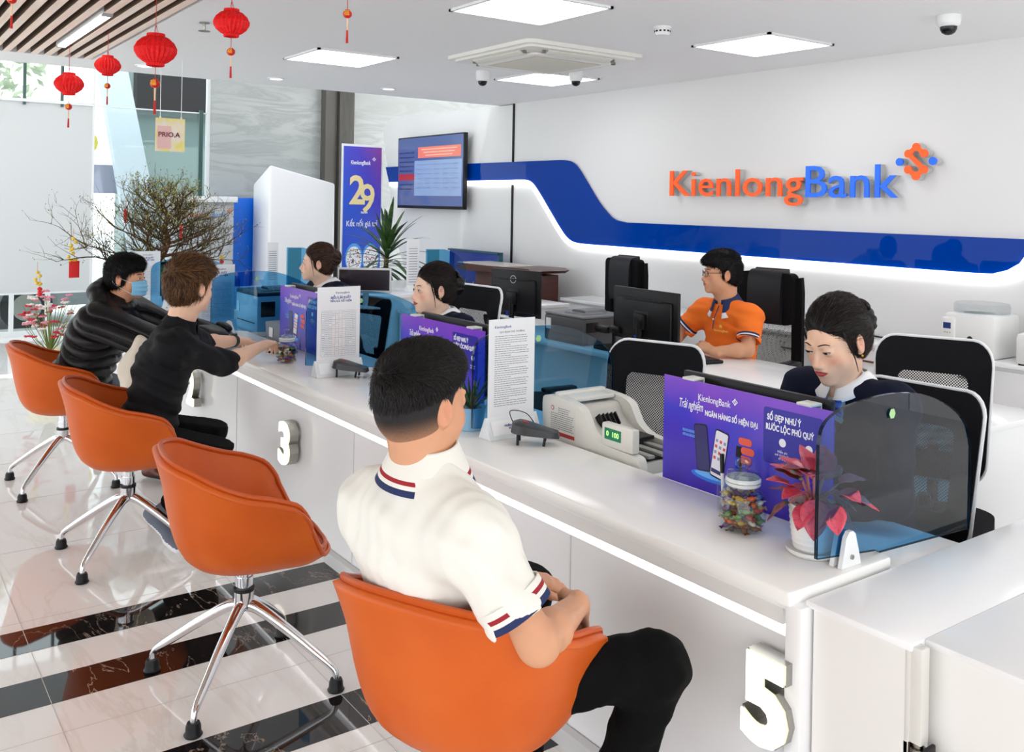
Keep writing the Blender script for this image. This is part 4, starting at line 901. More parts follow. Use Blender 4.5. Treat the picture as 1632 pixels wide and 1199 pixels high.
# ================================================================ screens, printers
def monitor(x, y, z, rot, w, h, label, logo=False, tilt=.0, white=False, scr=(30,28,34)):
    """faces +y in its own frame; z = bottom of the stand"""
    t = thing('monitor', label, 'monitor', (x,y,z), rot, 'computer monitors')
    T = Matrix.Rotation(tilt, 4, 'X'); zb = .10
    body = mat('white monitor shell', rgb(228,230,232), .3) if white else black
    b = MB(); b.M = T; b.box((0,0,zb+h/2), (w,.022,h), .005); b.box((0,-.018,zb+h*.45), (w*.86,.03,h*.72), .012); b.build('shell', body, t)
    b = MB(); b.M = T; b.box((0,.0115,zb+h/2+.004), (w-.02,.002,h-.034)); b.build('screen', mat('screen %d' % scr[0], rgb(*scr), .18), t, smooth=False)
    b = MB(); b.M = T; b.box((0,-.036,zb+h*.80), (w*.62,.006,.010), .002); b.box((0,-.034,zb+h*.42), (w*.22,.004,h*.34), .002); b.build('back_detail', dark, t)
    if logo:
        b = MB(); b.M = T; M = T @ Matrix.Translation((0,-.035,zb+h*.80)) @ Matrix.Rotation(PI/2,4,'X')
        b.tube([M @ V((.026*math.cos(a*PI/16),.026*math.sin(a*PI/16),0)) if False else V((.026*math.cos(a*PI/16),-.0355,zb+h*.80+.026*math.sin(a*PI/16))) for a in range(32)], .0022, 6, closed=True)
        b.M = Matrix.Identity(4); text(b, 'DELL', .015, M, 0, .0012, .0006); b.build('logo', mat('silver logo', rgb(215,218,220), .3, metal=.5), t)
    b = MB(); b.cyl((0,-.05,.012),(0,-.045,zb+h*.4),.02,seg=12); b.box((0,-.045,zb+h*.4), (.09,.03,.09), .006); b.box((0,-.03,.006), (.24,.18,.012), .004); b.build('stand', body, t)
    b = MB(); b.box((-.05,-.028,zb+.02), (.02,.02,.035)); b.build('video_plug', mat('blue plug', rgb(30,60,170), .4), t)
    return t
monitor(-4.03,3.88,.735,rot_to(.05,1),.58,.315,'black monitor seen from behind in front of the orange-shirted man')
monitor(-5.42,3.93,.735,rot_to(-.25,1),.46,.335,'black monitor with a silver round emblem seen from behind, left of the printer',logo=True)
monitor(-5.62,2.82,.93,rot_to(.78,-.62),.36,.17,'dark-screened monitor in a white frame right of the furthest teller',white=True,scr=(52,46,54))
monitor(-1.85,2.235,.716,rot_to(0,1),.56,.30,'black monitor behind the purple poster at window 5')
monitor(-3.55,2.24,.716,rot_to(0,1),.58,.31,'black monitor behind the purple poster above the foreground man')
monitor(-5.15,2.24,.716,rot_to(0,1),.58,.32,'black monitor behind the purple poster at window 3')
def printer(x, y, z, rot, w, d, h, label, body, lid):
    t = thing('printer', label, 'printer', (x,y,z), rot)
    b = MB(); b.box((0,0,h*.46), (w,d,h*.92), .012); b.build('body', body, t)
    b = MB(); b.box((0,0,h*.955), (w*1.0,d*1.0,h*.09), .01); b.box((.02,-.02,h*1.0), (w*.5,d*.5,.01), .004); b.prism([(-w*.2,h),(w*.2,h),(w*.14,h+.02),(-w*.14,h+.02)], -.06,.12,'y'); b.build('top_cover', lid, t)
    b = MB(); b.box((0,-d/2-.001,h*.30), (w*.8,.006,h*.02)); b.box((w/2-.0,-d*.3,h*.62), (.004,d*.26,h*.34)); b.build('slot', dark, t)
    b = MB(); b.box((-w*.38,-d/2-.002,h*.6), (.05,.003,.07)); b.build('label_sticker', paper, t)
    return t
printer(-4.70,3.98,.75,0,.40,.38,.185,'dark grey laser printer on the manager desk left of the monitor', mat('printer grey', rgb(74,75,78), .4), mat('printer lid', rgb(106,108,112), .4))
printer(-6.28,2.44,.715,0,.42,.38,.30,'pale multifunction printer seen through the blue glass left of the furthest teller', mat('printer pale', rgb(205,214,222), .4), mat('printer dark lid', rgb(40,52,64), .3))
t = thing('card_scanner', 'small black desk camera between the printer and monitor on the manager desk', 'scanner', (-4.33,3.87,.75))
b = MB(); b.box((0,.0,.012), (.16,.14,.024), .006); b.cyl((0,.03,.02),(.0,.03,.12),.012,seg=10); b.build('base', black, t)
b = MB(); b.box((-.06,.0,.12), (.13,.06,.05), .02); b.box((.06,0,.13), (.09,.06,.045), .01); b.build('head', black, t)
t = thing('keyboard', 'black keyboard on the desk in front of the orange-shirted man', 'keyboard', (-3.80,4.07,.75), -.2)
b = MB(); b.box((0,0,.010), (.36,.13,.018), .005); b.build('case', black, t)
b = MB()
for j in range(5):
    for i in range(15): b.box((-.155+i*.022,-.045+j*.022,.021), (.018,.018,.006), .002, seg=1)
o = b.build('keys', mat('keycap', rgb(40,40,43), .5), t)
# ================================================================ banknote counter in the foreground
t = thing('banknote_counter', 'cream banknote counting machine with a green display', 'banknote counter', (-2.58,2.35,.716)); cm = mat('cream machine plastic', rgb(226,224,216), .35)
prof = smoothpoly([(-2.855,.75),(-2.862,.80),(-2.865,.885),(-2.845,.908),(-2.78,.912),(-2.68,.905),(-2.63,.888),(-2.605,.855),(-2.58,.82),(-2.54,.798),(-2.49,.788),(-2.36,.784),(-2.325,.775),(-2.315,.75)], 4)+[(-2.315,.716),(-2.855,.716)]
for y0, y1 in ((2.215,2.25),(2.455,2.49)):
    b = MB(); b.prism(prof, y0, y1, 'y'); wpart(b, 'side_cover', cm, t)
inn = [(-2.85,.716),(-2.85,.85),(-2.80,.875),(-2.70,.885),(-2.66,.84),(-2.60,.80),(-2.54,.765),(-2.33,.755),(-2.33,.716)]
b = MB(); b.prism(smoothpoly(inn[1:-1],4)+[inn[-1],inn[0]], 2.25,2.455,'y'); wpart(b, 'body', mat('machine inner', rgb(206,204,196), .4), t)
b = MB(); b.box((-2.76,2.352,.905), (.10,.20,.016), .006); b.box((-2.80,2.352,.915), (.03,.24,.02), .008); wpart(b, 'hopper', cm, t)
b = MB()
for k in range(5): b.box((-2.633,2.31+k*.02,.835), (.05,.004,.03), rot=Matrix.Rotation(.9,3,'Y'))
b.box((-2.53,2.352,.79), (.09,.19,.012)); b.box((-2.43,2.352,.762), (.17,.19,.010)); wpart(b, 'vent_slots', dark, t, smooth=False)
b = MB()
for yy in (2.29,2.352,2.41): b.box((-2.42,yy,.772), (.17,.03,.012), .003)
wpart(b, 'stacker_rib', mat('grey rib', rgb(150,150,146), .4), t)
b = MB(); b.box((-2.435,2.232,.828), (.165,.035,.085), .008); wpart(b, 'display_housing', cm, t)
b = MB(); b.box((-2.455,2.2135,.835), (.085,.002,.040)); wpart(b, 'display', mat('green display', rgb(22,92,66), .2, emit=rgb(20,110,70), es=.25), t, smooth=False)
b = MB(); text(b, '0  100', .026, frame((-2.455,2.2122,.835),(1,0,0),(0,0,1)), 0, .0003); wpart(b, 'display_digits', mat('lit digits', rgb(190,255,140), .4, emit=rgb(170,240,120), es=.8), t, smooth=False)
b = MB(); b.box((-2.745,2.2142,.825), (.155,.001,.115)); wpart(b, 'spec_label', mat('label paper', rgb(224,222,214), .5), t, smooth=False)
b = MB(); b.box((-2.745,2.2135,.775), (.155,.001,.014), m=0); b.prism(disc((-2.80,.868), .009, 16), 2.2128,2.2136,'y', m=0); b.prism(disc((-2.80,.868), .006, 16), 2.2124,2.2130,'y', m=2)
rr_ = random.Random(2)
for k in range(11):
    z = .872-k*.0078; L = .08 if k < 3 else .13; x = -2.745-L/2+(.02 if k < 3 else 0)
    while x < -2.745+L/2: q = rr_.uniform(.004,.012); b.box((x+q/2,2.2134,z), (q,.0008,.0026), m=1); x += q+.003
wpart(b, 'label_print', [mat('label red', rgb(176,44,40), .5), ink, mat('label paper')], t, smooth=False)
t = thing('banknote_counter', 'grey banknote counting machine left of the foreground man at window 4', 'banknote counter', (-4.05,2.35,.716))
b = MB(); b.prism(smoothpoly([(-4.20,.73),(-4.20,.84),(-4.17,.86),(-4.02,.87),(-3.97,.85),(-3.93,.80),(-3.80,.78),(-3.79,.74)],4)+[(-3.79,.716),(-4.20,.716)], 2.20,2.46,'y'); wpart(b, 'body', mat('blue grey plastic', rgb(120,132,142), .4), t)
b = MB(); b.box((-4.08,2.32,.874), (.16,.2,.014), .004); wpart(b, 'paper_tray', frame_w, t)
t = thing('card_printer', 'grey passbook printer on the staff desk near the dark-shirted man\'s hands', 'printer', (-5.55,2.38,.716))
b = MB(); b.prism(smoothpoly([(-5.78,.73),(-5.80,.82),(-5.76,.865),(-5.3,.865),(-5.24,.84),(-5.22,.75)],4)+[(-5.22,.716),(-5.78,.716)], 2.21,2.48,'y'); wpart(b, 'body', mat('mid grey plastic', rgb(132,138,144), .35), t)
b = MB(); b.box((-5.70,2.206,.80), (.06,.003,.06)); b.box((-5.40,2.206,.79), (.20,.006,.03), m=1); wpart(b, 'label_sticker', [paper, dark], t, smooth=False)
# ================================================================ things on the credenza
t = thing('coin_counter', 'white coin counting machine with a small blue display on the credenza', 'coin counter', (-2.83,5.45,.80)); wp = mat('white machine plastic', rgb(236,236,234), .3)
b = MB(); b.box((0,0,.125), (.30,.30,.25), .02); b.box((-.115,-.155,.14), (.08,.03,.17), .01); b.build('body', wp, t)
b = MB(); b.lathe([(.10,.25),(.15,.255),(.152,.295),(.145,.31),(.08,.312),(0,.312)], 32); b.build('clear_hopper', glassy('cloudy plastic', (.86,.88,.89)), t)
b = MB(); b.box((-.117,-.171,.175), (.045,.003,.035)); b.build('display', mat('navy display', rgb(40,60,120), .2), t, smooth=False)
b = MB(); b.prism([(.02*math.cos(a*.3)*1.3+.01,.075+.05*math.sin(a*.3)) for a in range(21)], -.152,-.149,'y'); b.cyl((.01,-.155,.06),(.01,-.19,.05),.018,seg=14); b.build('coin_outlet', dark, t)
b = MB()
for k in range(3): b.box((-.13+k*.016,-.171,.135), (.008,.003,.006))
b.build('button', mat('grey cap'), t)
t = thing('bundling_machine', 'white banding machine cut by the right edge of the picture', 'banding machine', (-2.36,5.44,.80))
b = MB(); b.box((0,0,.09), (.40,.32,.18), .03); b.build('body', wp, t); b = MB(); b.box((-.03,-.06,.182), (.20,.05,.004), .001); b.build('control_strip', mat('grey strip', rgb(110,118,130), .3), t)
b = MB(); b.box((.06,.08,.34), (.18,.10,.32), .01); b.build('upright', wp, t); b = MB(); b.box((0,0,.004), (.36,.30,.008)); b.build('foot_plate', dark, t)
t = thing('power_cable', 'black cable lying along the back of the credenza', 'cable', (-3.6,5.55,.80))
b = MB(); b.tube(smoothpoly([(-.35,.02,.03),(-.1,.03,.008),(.2,.0,.008),(.5,.05,.006)],6), .006, 6); b.build('wire', dark, t)
# ================================================================ television, feature wall signs
t = thing('television', 'wall-mounted television showing rate tables beside the blue band', 'television', (-9.46,5.60,2.0))
b = MB(); b.box((-9.46,5.585,2.0), (1.52,.05,.865), .004); wpart(b, 'case', dark, t)
b = MB(); b.box((-9.46,5.64,2.0), (.5,.06,.4)); wpart(b, 'wall_bracket', dark, t)
scrm = mat('tv blue', rgb(64,80,128), .12, emit=rgb(80,98,150), es=.2)
b = MB(); b.box((-9.46,5.559,2.01), (1.49,.002,.815)); wpart(b, 'screen', scrm, t, smooth=False)
b = MB(); r = random.Random(9)
def R_(x0,x1,z0,z1,m): b.box(((x0+x1)/2,5.5575,(z0+z1)/2), (x1-x0,.001,z1-z0), m=m)
R_(-9.72,-8.76,2.17,2.30,1); R_(-10.19,-9.80,1.905,1.985,0); R_(-9.80,-8.74,1.72,2.14,2)
for k in range(9):
    z = 2.24-k*.055
    if 1.89 < z < 2.0: continue
    x = -10.17
    while x < -9.85: q = r.uniform(.03,.07); R_(x,x+q,z-.009,z+.009,3); x += q+.015
for j in range(6):
    for i in range(5): b.box((-9.68+i*.2,5.5568,2.09-j*.055), (.12,.001,.012), m=4)
for k in range(3): b.box((-9.24,5.5566,2.27-k*.035), (.8-.1*k,.001,.010), m=5)
wpart(b, 'picture', [mat('tv red', rgb(170,52,56), .2, emit=rgb(170,52,56), es=.12), mat('tv coral', rgb(226,120,100), .2, emit=rgb(226,120,100), es=.12), mat('tv pale', rgb(132,156,198), .2, emit=rgb(150,172,208), es=.1), mat('tv navy', rgb(50,62,110), .3), mat('tv table', rgb(130,150,196), .3), mat('tv light', rgb(250,214,200), .3)], t, smooth=False)
# big lettering
t = thing('bank_sign', 'orange and blue raised bank name with an emblem on the white wall', 'sign', (-4.4,5.69,1.85))
lo_ = mat('sign orange', rgb(255,92,20), .3, emit=rgb(255,92,20), es=.12); lb_ = mat('sign blue', rgb(20,104,236), .3, emit=rgb(20,104,236), es=.12); ret = mat('sign return', rgb(200,202,202), .3, metal=.4)
b = MB(); text(b, 'Kienlong', .30, frame((0,0,0),(1,0,0),(0,0,1)), 0, .005, .004); k1 = [p[0] for p in b.v]; zz = [p[2] for p in b.v]
def fit(s, x0, x1, zb_, zt_, m, dep, name, yy, grow=0):
    b = MB(); text(b, s, .30, frame((0,0,0),(1,0,0),(0,0,1)), 0, dep, .001+grow, align='LEFT'); xs = [p[0] for p in b.v]
    c = MB(); text(c, 'Kk', .30, frame((0,0,0),(1,0,0),(0,0,1)), 0, dep, .001); cz = [p[2] for p in c.v]; kz = (zt_-zb_)/(max(cz)-min(cz)); base = min(cz)
    b.v = [(x0+(p[0]-min(xs))/(max(xs)-min(xs))*(x1-x0), yy+p[1], zb_+(p[2]-base)*kz) for p in b.v]; wpart(b, name, m, t, smooth=False)
fit('Kienlong',-5.577,-4.238,1.735,1.945,lo_,.006,'orange_letters',5.625); fit('Bank',-4.215,-3.49,1.730,1.955,lb_,.006,'blue_letters',5.625)
fit('Kienlong',-5.577,-4.238,1.735,1.945,ret,.024,'letter_returns',5.658); fit('Bank',-4.215,-3.49,1.730,1.955,ret,.024,'letter_returns',5.658)
ex, ez = -3.366, 1.966
for nm, m1, m2, y0, y1 in (('emblem_face',lo_,lb_,5.618,5.632),('emblem_return',ret,ret,5.632,5.684)):
    b = MB(); P_ = {'T':(0,.094),'UL':(-.054,.052),'UR':(.054,.052),'LL':(-.054,-.052),'LR':(.054,-.052),'B':(0,-.094)}
    for k_, (px, pz) in P_.items(): b.prism(disc((ex+px,ez+pz), .027, 24), y0,y1,'y')
    for a_, c_ in (('T','UL'),('T','UR'),('UL','LR'),('B','LL'),('B','LR')):
        p, q = V(P_[a_]), V(P_[c_]); d = (q-p).normalized(); n_ = V((-d.y,d.x))*.015
        b.prism([(ex+p.x+n_.x,ez+p.y+n_.y),(ex+q.x+n_.x,ez+q.y+n_.y),(ex+q.x-n_.x,ez+q.y-n_.y),(ex+p.x-n_.x,ez+p.y-n_.y)], y0+.0005,y1-.0005,'y')
    wpart(b, nm, m1, t, smooth=False)
    for q in (-1,1): b = MB(); b.prism(disc((ex+q*.115,ez),.026,24), y0,y1,'y'); wpart(b, nm+'_dot', m2, t, smooth=False)
# ================================================================ background left
t = thing('banner_stand', 'tall blue and purple anniversary banner with a gold 29', 'banner', (-10.5,5.21,0))
gm_ = bpy.data.materials.new('banner print'); gm_.use_nodes = True; nt = gm_.node_tree; bb = nt.nodes['Principled BSDF']; bb.inputs['Roughness'].default_value = .3
tc = nt.nodes.new('ShaderNodeTexCoord'); sp = nt.nodes.new('ShaderNodeSeparateXYZ'); nt.links.new(tc.outputs['Object'], sp.inputs[0]); ad = nt.nodes.new('ShaderNodeMath'); ad.operation = 'MULTIPLY_ADD'; ad.inputs[1].default_value = 1.1; nt.links.new(sp.outputs[1], ad.inputs[0])
a2 = nt.nodes.new('ShaderNodeMath'); a2.operation = 'MULTIPLY_ADD'; a2.inputs[1].default_value = .55; a2.inputs[2].default_value = -.62; nt.links.new(sp.outputs[2], a2.inputs[0]); nt.links.new(a2.outputs[0], ad.inputs[2])
rp = nt.nodes.new('ShaderNodeValToRGB'); nt.links.new(ad.outputs[0], rp.inputs[0]); e = rp.color_ramp.elements; e[0].position = .1; e[0].color = (*rgb(52,92,214),1); e[1].position = 1; e[1].color = (*rgb(150,76,150),1); k = e.new(.55); k.color = (*rgb(84,74,200),1); nt.links.new(rp.outputs[0], bb.inputs['Base Color'])
b = MB(); b.box((0,0,1.2), (.02,.56,2.3)); b.box((0,0,.03), (.35,.5,.04)); b.build('frame', frame_w, t, smooth=False)
b = MB(); b.box((.0115,0,1.24), (.003,.52,2.16)); o = b.build('print', gm_, t, smooth=False)
b = MB(); F_ = lambda u, z: frame((.0145,u,z), (0,1,0), (0,0,1))
text(b, 'KienlongBank', .07, F_(-.03,2.12), 0, .0005, .0012, width=.27); diamond(b, F_(.155,2.17), .02, 0)
text(b, '2', .50, F_(-.07,1.76), 1, .001, .010, sx=.9); text(b, '9', .50, F_(.07,1.66), 1, .0012, .006, sx=.9); text(b, 'NĂM', .04, F_(.03,1.50), 0, .0005, .001)
text(b, 'Kết nối giá trị', .10, F_(.0,1.36), 0, .0005, .0008, width=.42)
b.M = F_(-.10,.95)
for s in (-.10,.13):
    b.M = F_(s,.93); b.prism([(.12*math.cos(a*.26),.19*math.sin(a*.26)) for a in range(24)], 0,.0004, m=3); b.prism([(.105*math.cos(a*.26),.16*math.sin(a*.26)-.01) for a in range(24)], .0004,.0008, m=0)
    for k in range(60): a = r.uniform(0,6.28); q = r.random()**.5; b.box((.095*q*math.cos(a),.145*q*math.sin(a)-.01,.001), (.012,.014,.0004), m=r.choice([2,4,5,2]))
b.build('lettering', [wht, mat('gold digits', rgb(252,232,170), .35), mat('dot black', rgb(40,40,60), .5), mat('oval blue', rgb(90,170,250), .4), mat('dot red', rgb(200,60,60), .5), mat('dot skin', rgb(226,190,160), .5)], o, smooth=False)
# white kiosk cabinet
t = thing('kiosk_booth', 'tall white booth with a slanting top in front of the marble wall', 'booth', (-11.05,4.5,0))
b = MB(); co = [(-10.8,4.13,2.07),(-10.8,4.99,1.865),(-11.35,4.99,1.66),(-11.36,4.13,1.84)]
vs = [(x,y,0) for x,y,z in co]+[(x,y,z) for x,y,z in co]; bmx = bmesh.new(); vv = [bmx.verts.new(v) for v in vs]
for f in ((3,2,1,0),(4,5,6,7),(0,1,5,4),(1,2,6,5),(2,3,7,6),(3,0,4,7)): bmx.faces.new([vv[i] for i in f])
bmesh.ops.recalc_face_normals(bmx, faces=bmx.faces); bmesh.ops.bevel(bmx, geom=bmx.edges[:], offset=.03, segments=4, affect='EDGES', profile=.5); b.bm(bmx); bmx.free(); wpart(b, 'shell', lam, t)
t = thing('cash_machine', 'bright blue cash machine half hidden behind the white booth', 'cash machine', (-11.6,4.0,0)); abl = mat('bright blue panel', rgb(0,112,232), .35)
b = MB(); b.box((-11.62,4.08,.83), (.42,.42,1.66), .02); wpart(b, 'cabinet', abl, t)
b = MB(); b.box((-11.40,3.86,1.55), (.03,.05,.22), .006); b.box((-11.385,3.86,1.55), (.02,.03,.15), .004,m=1); wpart(b, 'sign_plate', [frame_w, dark], t)
t = thing('cash_machine', 'grey cash machine with the bank name behind the ornamental tree', 'cash machine', (-11.2,3.4,0))
b = MB(); b.box((-11.25,3.42,.80), (.5,.70,1.60), .01); wpart(b, 'cabinet', mat('silver grey panel', rgb(186,190,194), .4), t)
b = MB(); b.box((-11.22,3.42,1.635), (.60,.74,.07), .01); wpart(b, 'canopy', frame_w, t)
b = MB(); text(b, 'Kienlong', .09, frame((-10.998,3.30,1.45),(0,1,0),(0,0,1)), 0, .001,.001); text(b, 'Bank', .09, frame((-10.998,3.585,1.45),(0,1,0),(0,0,1)), 1, .001,.001); diamond(b, frame((-10.998,3.72,1.50),(0,1,0),(0,0,1)), .03, 0); wpart(b, 'lettering', [mat('faded orange', rgb(214,120,90), .5), mat('faded blue', rgb(90,150,210), .5)], t, smooth=False)
# lectern, blue panel, flags
wd = mat('dark red-brown wood', rgb(84,36,26), .3, var=((2,2,30), rgb(64,26,20)))
t = thing('lectern', 'dark brown wooden lectern with a pale top and gold trim', 'lectern', (-7.4,5.2,0))
b = MB(); b.prism([(-8.05,1.0),(-7.95,1.03),(-6.80,1.05),(-6.74,1.03),(-6.80,1.0),(-7.9,.965)], 5.06,5.50,'y'); wpart(b, 'top', wd, t)
b = MB(); b.box((-7.5,5.28,1.04), (1.05,.42,.006)); wpart(b, 'writing_surface', mat('pale veneer', rgb(206,200,188), .3), t)
b = MB(); b.box((-7.32,5.30,.5), (.92,.34,.96), .01); wpart(b, 'body', wd, t)
b = MB(); b.tube(smoothpoly([(-6.93,5.125,.94),(-6.885,5.125,.90),(-6.87,5.125,.80),(-6.87,5.125,.1)],5), .008, 8); wpart(b, 'gold_trim', mat('gold moulding', rgb(222,178,84), .3, metal=.6), t)
t = thing('blue_partition', 'deep blue panel behind the small flags left of the lectern', 'partition', (-8.35,5.45,0))
b = MB(); b.box((-8.35,5.5,.57), (.98,.04,1.13), .004); wpart(b, 'panel', mat('deep blue board', rgb(14,50,150), .35), t)
b = MB(); b.box((-8.35,5.49,1.125), (1.0,.055,.02)); b.box((-7.86,5.49,.57), (.02,.055,1.12)); wpart(b, 'edge_trim', mat('teal edge', rgb(40,90,110), .3), t)
fl_c = [('red',rgb(222,40,44)),('blue',rgb(40,80,200)),('white',rgb(236,236,242)),('red',rgb(222,40,44)),('blue',rgb(40,80,200)),('yellow',rgb(236,200,80))]
for k, (cn, cc) in enumerate(fl_c):
    t = thing('ribbon_flag', cn+' small flag leaning in the bundle beside the lectern', 'flag', (-8.30+k*.055,5.15,.0), 0, cn+' small flags beside the lectern')
    tx, tz = -.12+.09*k, .93-.02*k
    b = MB(); b.cyl((0,0,0),(tx,0,tz),.006,seg=8); b.build('stick', mat('gold stick', rgb(206,160,80), .4), t)
    b = MB(); b.grid(lambda u, v: (tx+.01+(u-.1)*.16, .02*math.sin(u*9+k)-.01*k, tz-.02-v*.13-u*.10+.012*math.sin(u*12)), 12, 6); o = b.build('cloth', mat('flag '+cn, cc, .6), t); o.modifiers.new('s','SOLIDIFY').thickness = .002
# far holder + glass on a side desk
t = thing('side_desk', 'white desk of the furthest window with papers and devices', 'desk', (-7.6,3.5,0))
b = MB(); b.box((-7.42,3.6,.86), (1.25,1.8,.03), .004); wpart(b, 'desktop', lam, t)
b = MB(); b.box((-7.42,3.6,.42), (1.15,1.7,.84)); wpart(b, 'body', lam, t, smooth=False)
def far_holder(x, y, z, w, h, label):
    t = thing('sheet_holder', label, 'document holder', (x,y,z)); b = MB(); b.box((0,0,.04+h/2), (.006,w,h)); b.build('sheet', paper, t, smooth=False); b = MB(); b.prism([(-.04,0),(.04,0),(.005,.05),(-.005,.05)], -w/2,w/2,'y'); b.build('base', mat('clear base'), t)
    b = MB()
    for k in range(14): b.box((.0038,0,.08+k*(h-.1)/14), (.001,w*.7,.004))
    b.build('print', ink, t, smooth=False)
far_holder(-7.72,2.99,.876,.10,.36,'narrow sheet holder beside the face of the furthest teller')
far_holder(-7.0,3.97,.876,.12,.41,'sheet holder standing left of the blue partition above the middle teller')
b = MB(); b.box((-7.0,3.97,.872), (.3,.3,.008)); 
for (x, y, w, h, label) in ((-7.55,3.22,.34,.36,'curved tinted glass beside the narrow far sheet holder'),(-6.95,4.28,.42,.36,'curved tinted glass left of the blue partition')):
    t = thing('glass_screen', label, 'glass screen', (x,y,.875), 0)
    out = [(y-w/2,.88),(y-w/2,.88+h)]+[(y-w/2+w*(.3+.7*math.sin(a*PI/16)), .88+h*(.35+.65*math.cos(a*PI/16))) for a in range(1,9)]+[(y+w/2,.88)]
    b = MB(); b.prism(out, x-.003,x+.003,'x'); wpart(b, 'glass_pane', tint, t, smooth=False)
    b = MB(); b.box((x+.004,y-w/2+.07,.88+h/2), (.003,.12,h*.96)); wpart(b, 'teal_strip', mat('teal film', rgb(40,120,150), .3), t, smooth=False)
# hanging sign
t = thing('hanging_sign', 'clear hanging sign on two cords with a faded priority notice', 'sign', (-7.2,1.97,2.0))
b = MB(); b.box((-7.2,1.97,2.12), (.006,.215,.25)); wpart(b, 'board', mat('sign print', rgb(236,226,214), .4, var=(14, rgb(236,222,130), 3, .4, .6)), t, smooth=False)
b = MB(); b.box((-7.196,1.925,2.10), (.003,.10,.17)); wpart(b, 'pink_print', mat('pink print', rgb(232,190,186), .5), t, smooth=False)
b = MB(); text(b, 'PRIO.A', .05, frame((-7.193,1.96,2.12),(0,1,0),(0,0,1)), 0, .0006,.001, width=.16); wpart(b, 'lettering', mat('maroon letters', rgb(120,50,60), .5), t, smooth=False)
for y in (1.895,2.05): b = MB(); b.cyl((-7.2,y,2.245),(-7.2,y,ZC),.0025,seg=6); b.sph((-7.2,y,2.25),.008,8,6); wpart(b, 'cord', frame_w, t)
# ================================================================ ornamental leafless tree
t = thing('ornamental_tree', 'bare branching ornamental tree hung with gold and red charms', 'tree', (-9.0,2.32,0)); rt_ = random.Random(11)
bark = mat('brown bark', rgb(70,46,34), .8, spec=.2, var=(30, rgb(104,74,54), 4)); twigm = mat('brown twig', rgb(62,44,34), .8, spec=.2, var=(9, rgb(96,84,50), 2))
trunk = [V(p) for p in smoothpoly([(0,-.06,.92),(.02,.0,1.02),(.0,.09,1.12),(-.02,.14,1.24),(.03,.10,1.36),(.0,.13,1.48),(.0,.06,1.62)], 5)]
b = MB(); n = len(trunk); b.tube(trunk, [.055-.043*(i/(n-1))**.8 for i in range(n)], 10)
for k in range(5): a = k*1.3; b.tube([trunk[1], trunk[0]+V((math.cos(a)*.1,math.sin(a)*.1,-.03))], [.03,.012], 7)
tips = []; tw = MB()
def env(z): return max(.06, .78*(1-((z-.98)/1.0)))
def grow(p, d, L, r, lev):
    pts = [p.copy()]; q = p.copy(); dd = d.copy(); ns = 5 if lev < 2 else 3
    for i in range(ns):
        dd = (dd+V((rt_.uniform(-1,1),rt_.uniform(-1,1),rt_.uniform(-.7,.8)))*(.30 if lev < 2 else .38)+V((0,0,.05))).normalized(); q = q+dd*L/ns; pts.append(q.copy())
    tgt = b if lev == 0 else tw
    tgt.tube(pts, [r*(1-.72*i/ns) for i in range(ns+1)], 5 if lev < 2 else 3, caps=False)
    if lev < 3:
        m = (8,5,3)[lev]
        for k in range(m):
            i = min(ns, 1+int(rt_.random()*ns)); base = pts[i]; s = V((rt_.uniform(-1,1),rt_.uniform(-1,1),rt_.uniform(-.4,.9))).normalized()
            grow(base, (dd*.8+s*.75).normalized(), L*rt_.uniform(.42,.62), r*.5, lev+1)
    else: tips.append(pts[-1])
    if lev >= 2: tips.append(pts[-1])
for i in range(33):
    f = i/32; k = 3+int(f*(n-4)); p = trunk[k]; a = i*2.4+rt_.uniform(-.3,.3); z = p.z
    L = max(.20, (.80-.56*f)*rt_.uniform(.75,1.0)); grow(p, V((math.cos(a)*.8,math.sin(a),.02+.55*f)).normalized(), L, .014-.007*f, 0)
b.build('trunk', bark, t); tw.build('twigs', twigm, t)
b = MB()
for p in tips:
    if rt_.random() < .35: s = rt_.uniform(.003,.007); q = p+V((rt_.uniform(-.01,.01),rt_.uniform(-.01,.01),rt_.uniform(-.01,.01))); b.put([q+V((s,0,0)),q+V((-s,0,0)),q+V((0,s,0)),q+V((0,-s,0)),q+V((0,0,s*1.4)),q+V((0,0,-s))], [(0,2,4),(2,1,4),(1,3,4),(3,0,4),(2,0,5),(1,2,5),(3,1,5),(0,3,5)], m=rt_.randrange(3))
o = b.build('buds', [mat('bud olive', rgb(140,146,70), .6), mat('bud green', rgb(96,112,50), .6), mat('bud tan', rgb(176,160,96), .6)], t, smooth=False); o['kind'] = 'stuff'
b = MB(); b.sph((.06,.10,.90), (.17,.26,.12), 20, 10); o = b.build('moss_mound', mat('moss', rgb(92,104,52), .9, bump=(60,.8,3,.01), var=(20, rgb(126,122,66), 3)), t)
b = MB(); b.lathe([(0,.40),(.20,.40),(.27,.50),(.31,.70),(.33,.86),(.35,.90),(.33,.90),(.30,.86),(0,.85)], 36); b.build('pot', mat('dark green glaze', rgb(40,72,70), .25), t)
t2 = thing('plant_stand', 'low white stand carrying the ornamental tree', 'stand', (-9.0,2.32,0)); b = MB(); b.box((0,0,.385), (.62,.62,.03), .004); b.box((0,0,.185), (.5,.5,.37)); b.build('body', frame_w, t2)
goldm = mat('gold charm', rgb(236,196,60), .35, metal=.2); redp = mat('red charm paper', rgb(220,30,34), .5)
orn = [(155,410,'a'),(150,390,'c'),(345,388,'b'),(225,320,'d'),(113,425,'c'),(117,448,'b'),(295,345,'d'),(300,415,'b'),(158,352,'c'),(310,400,'b')]
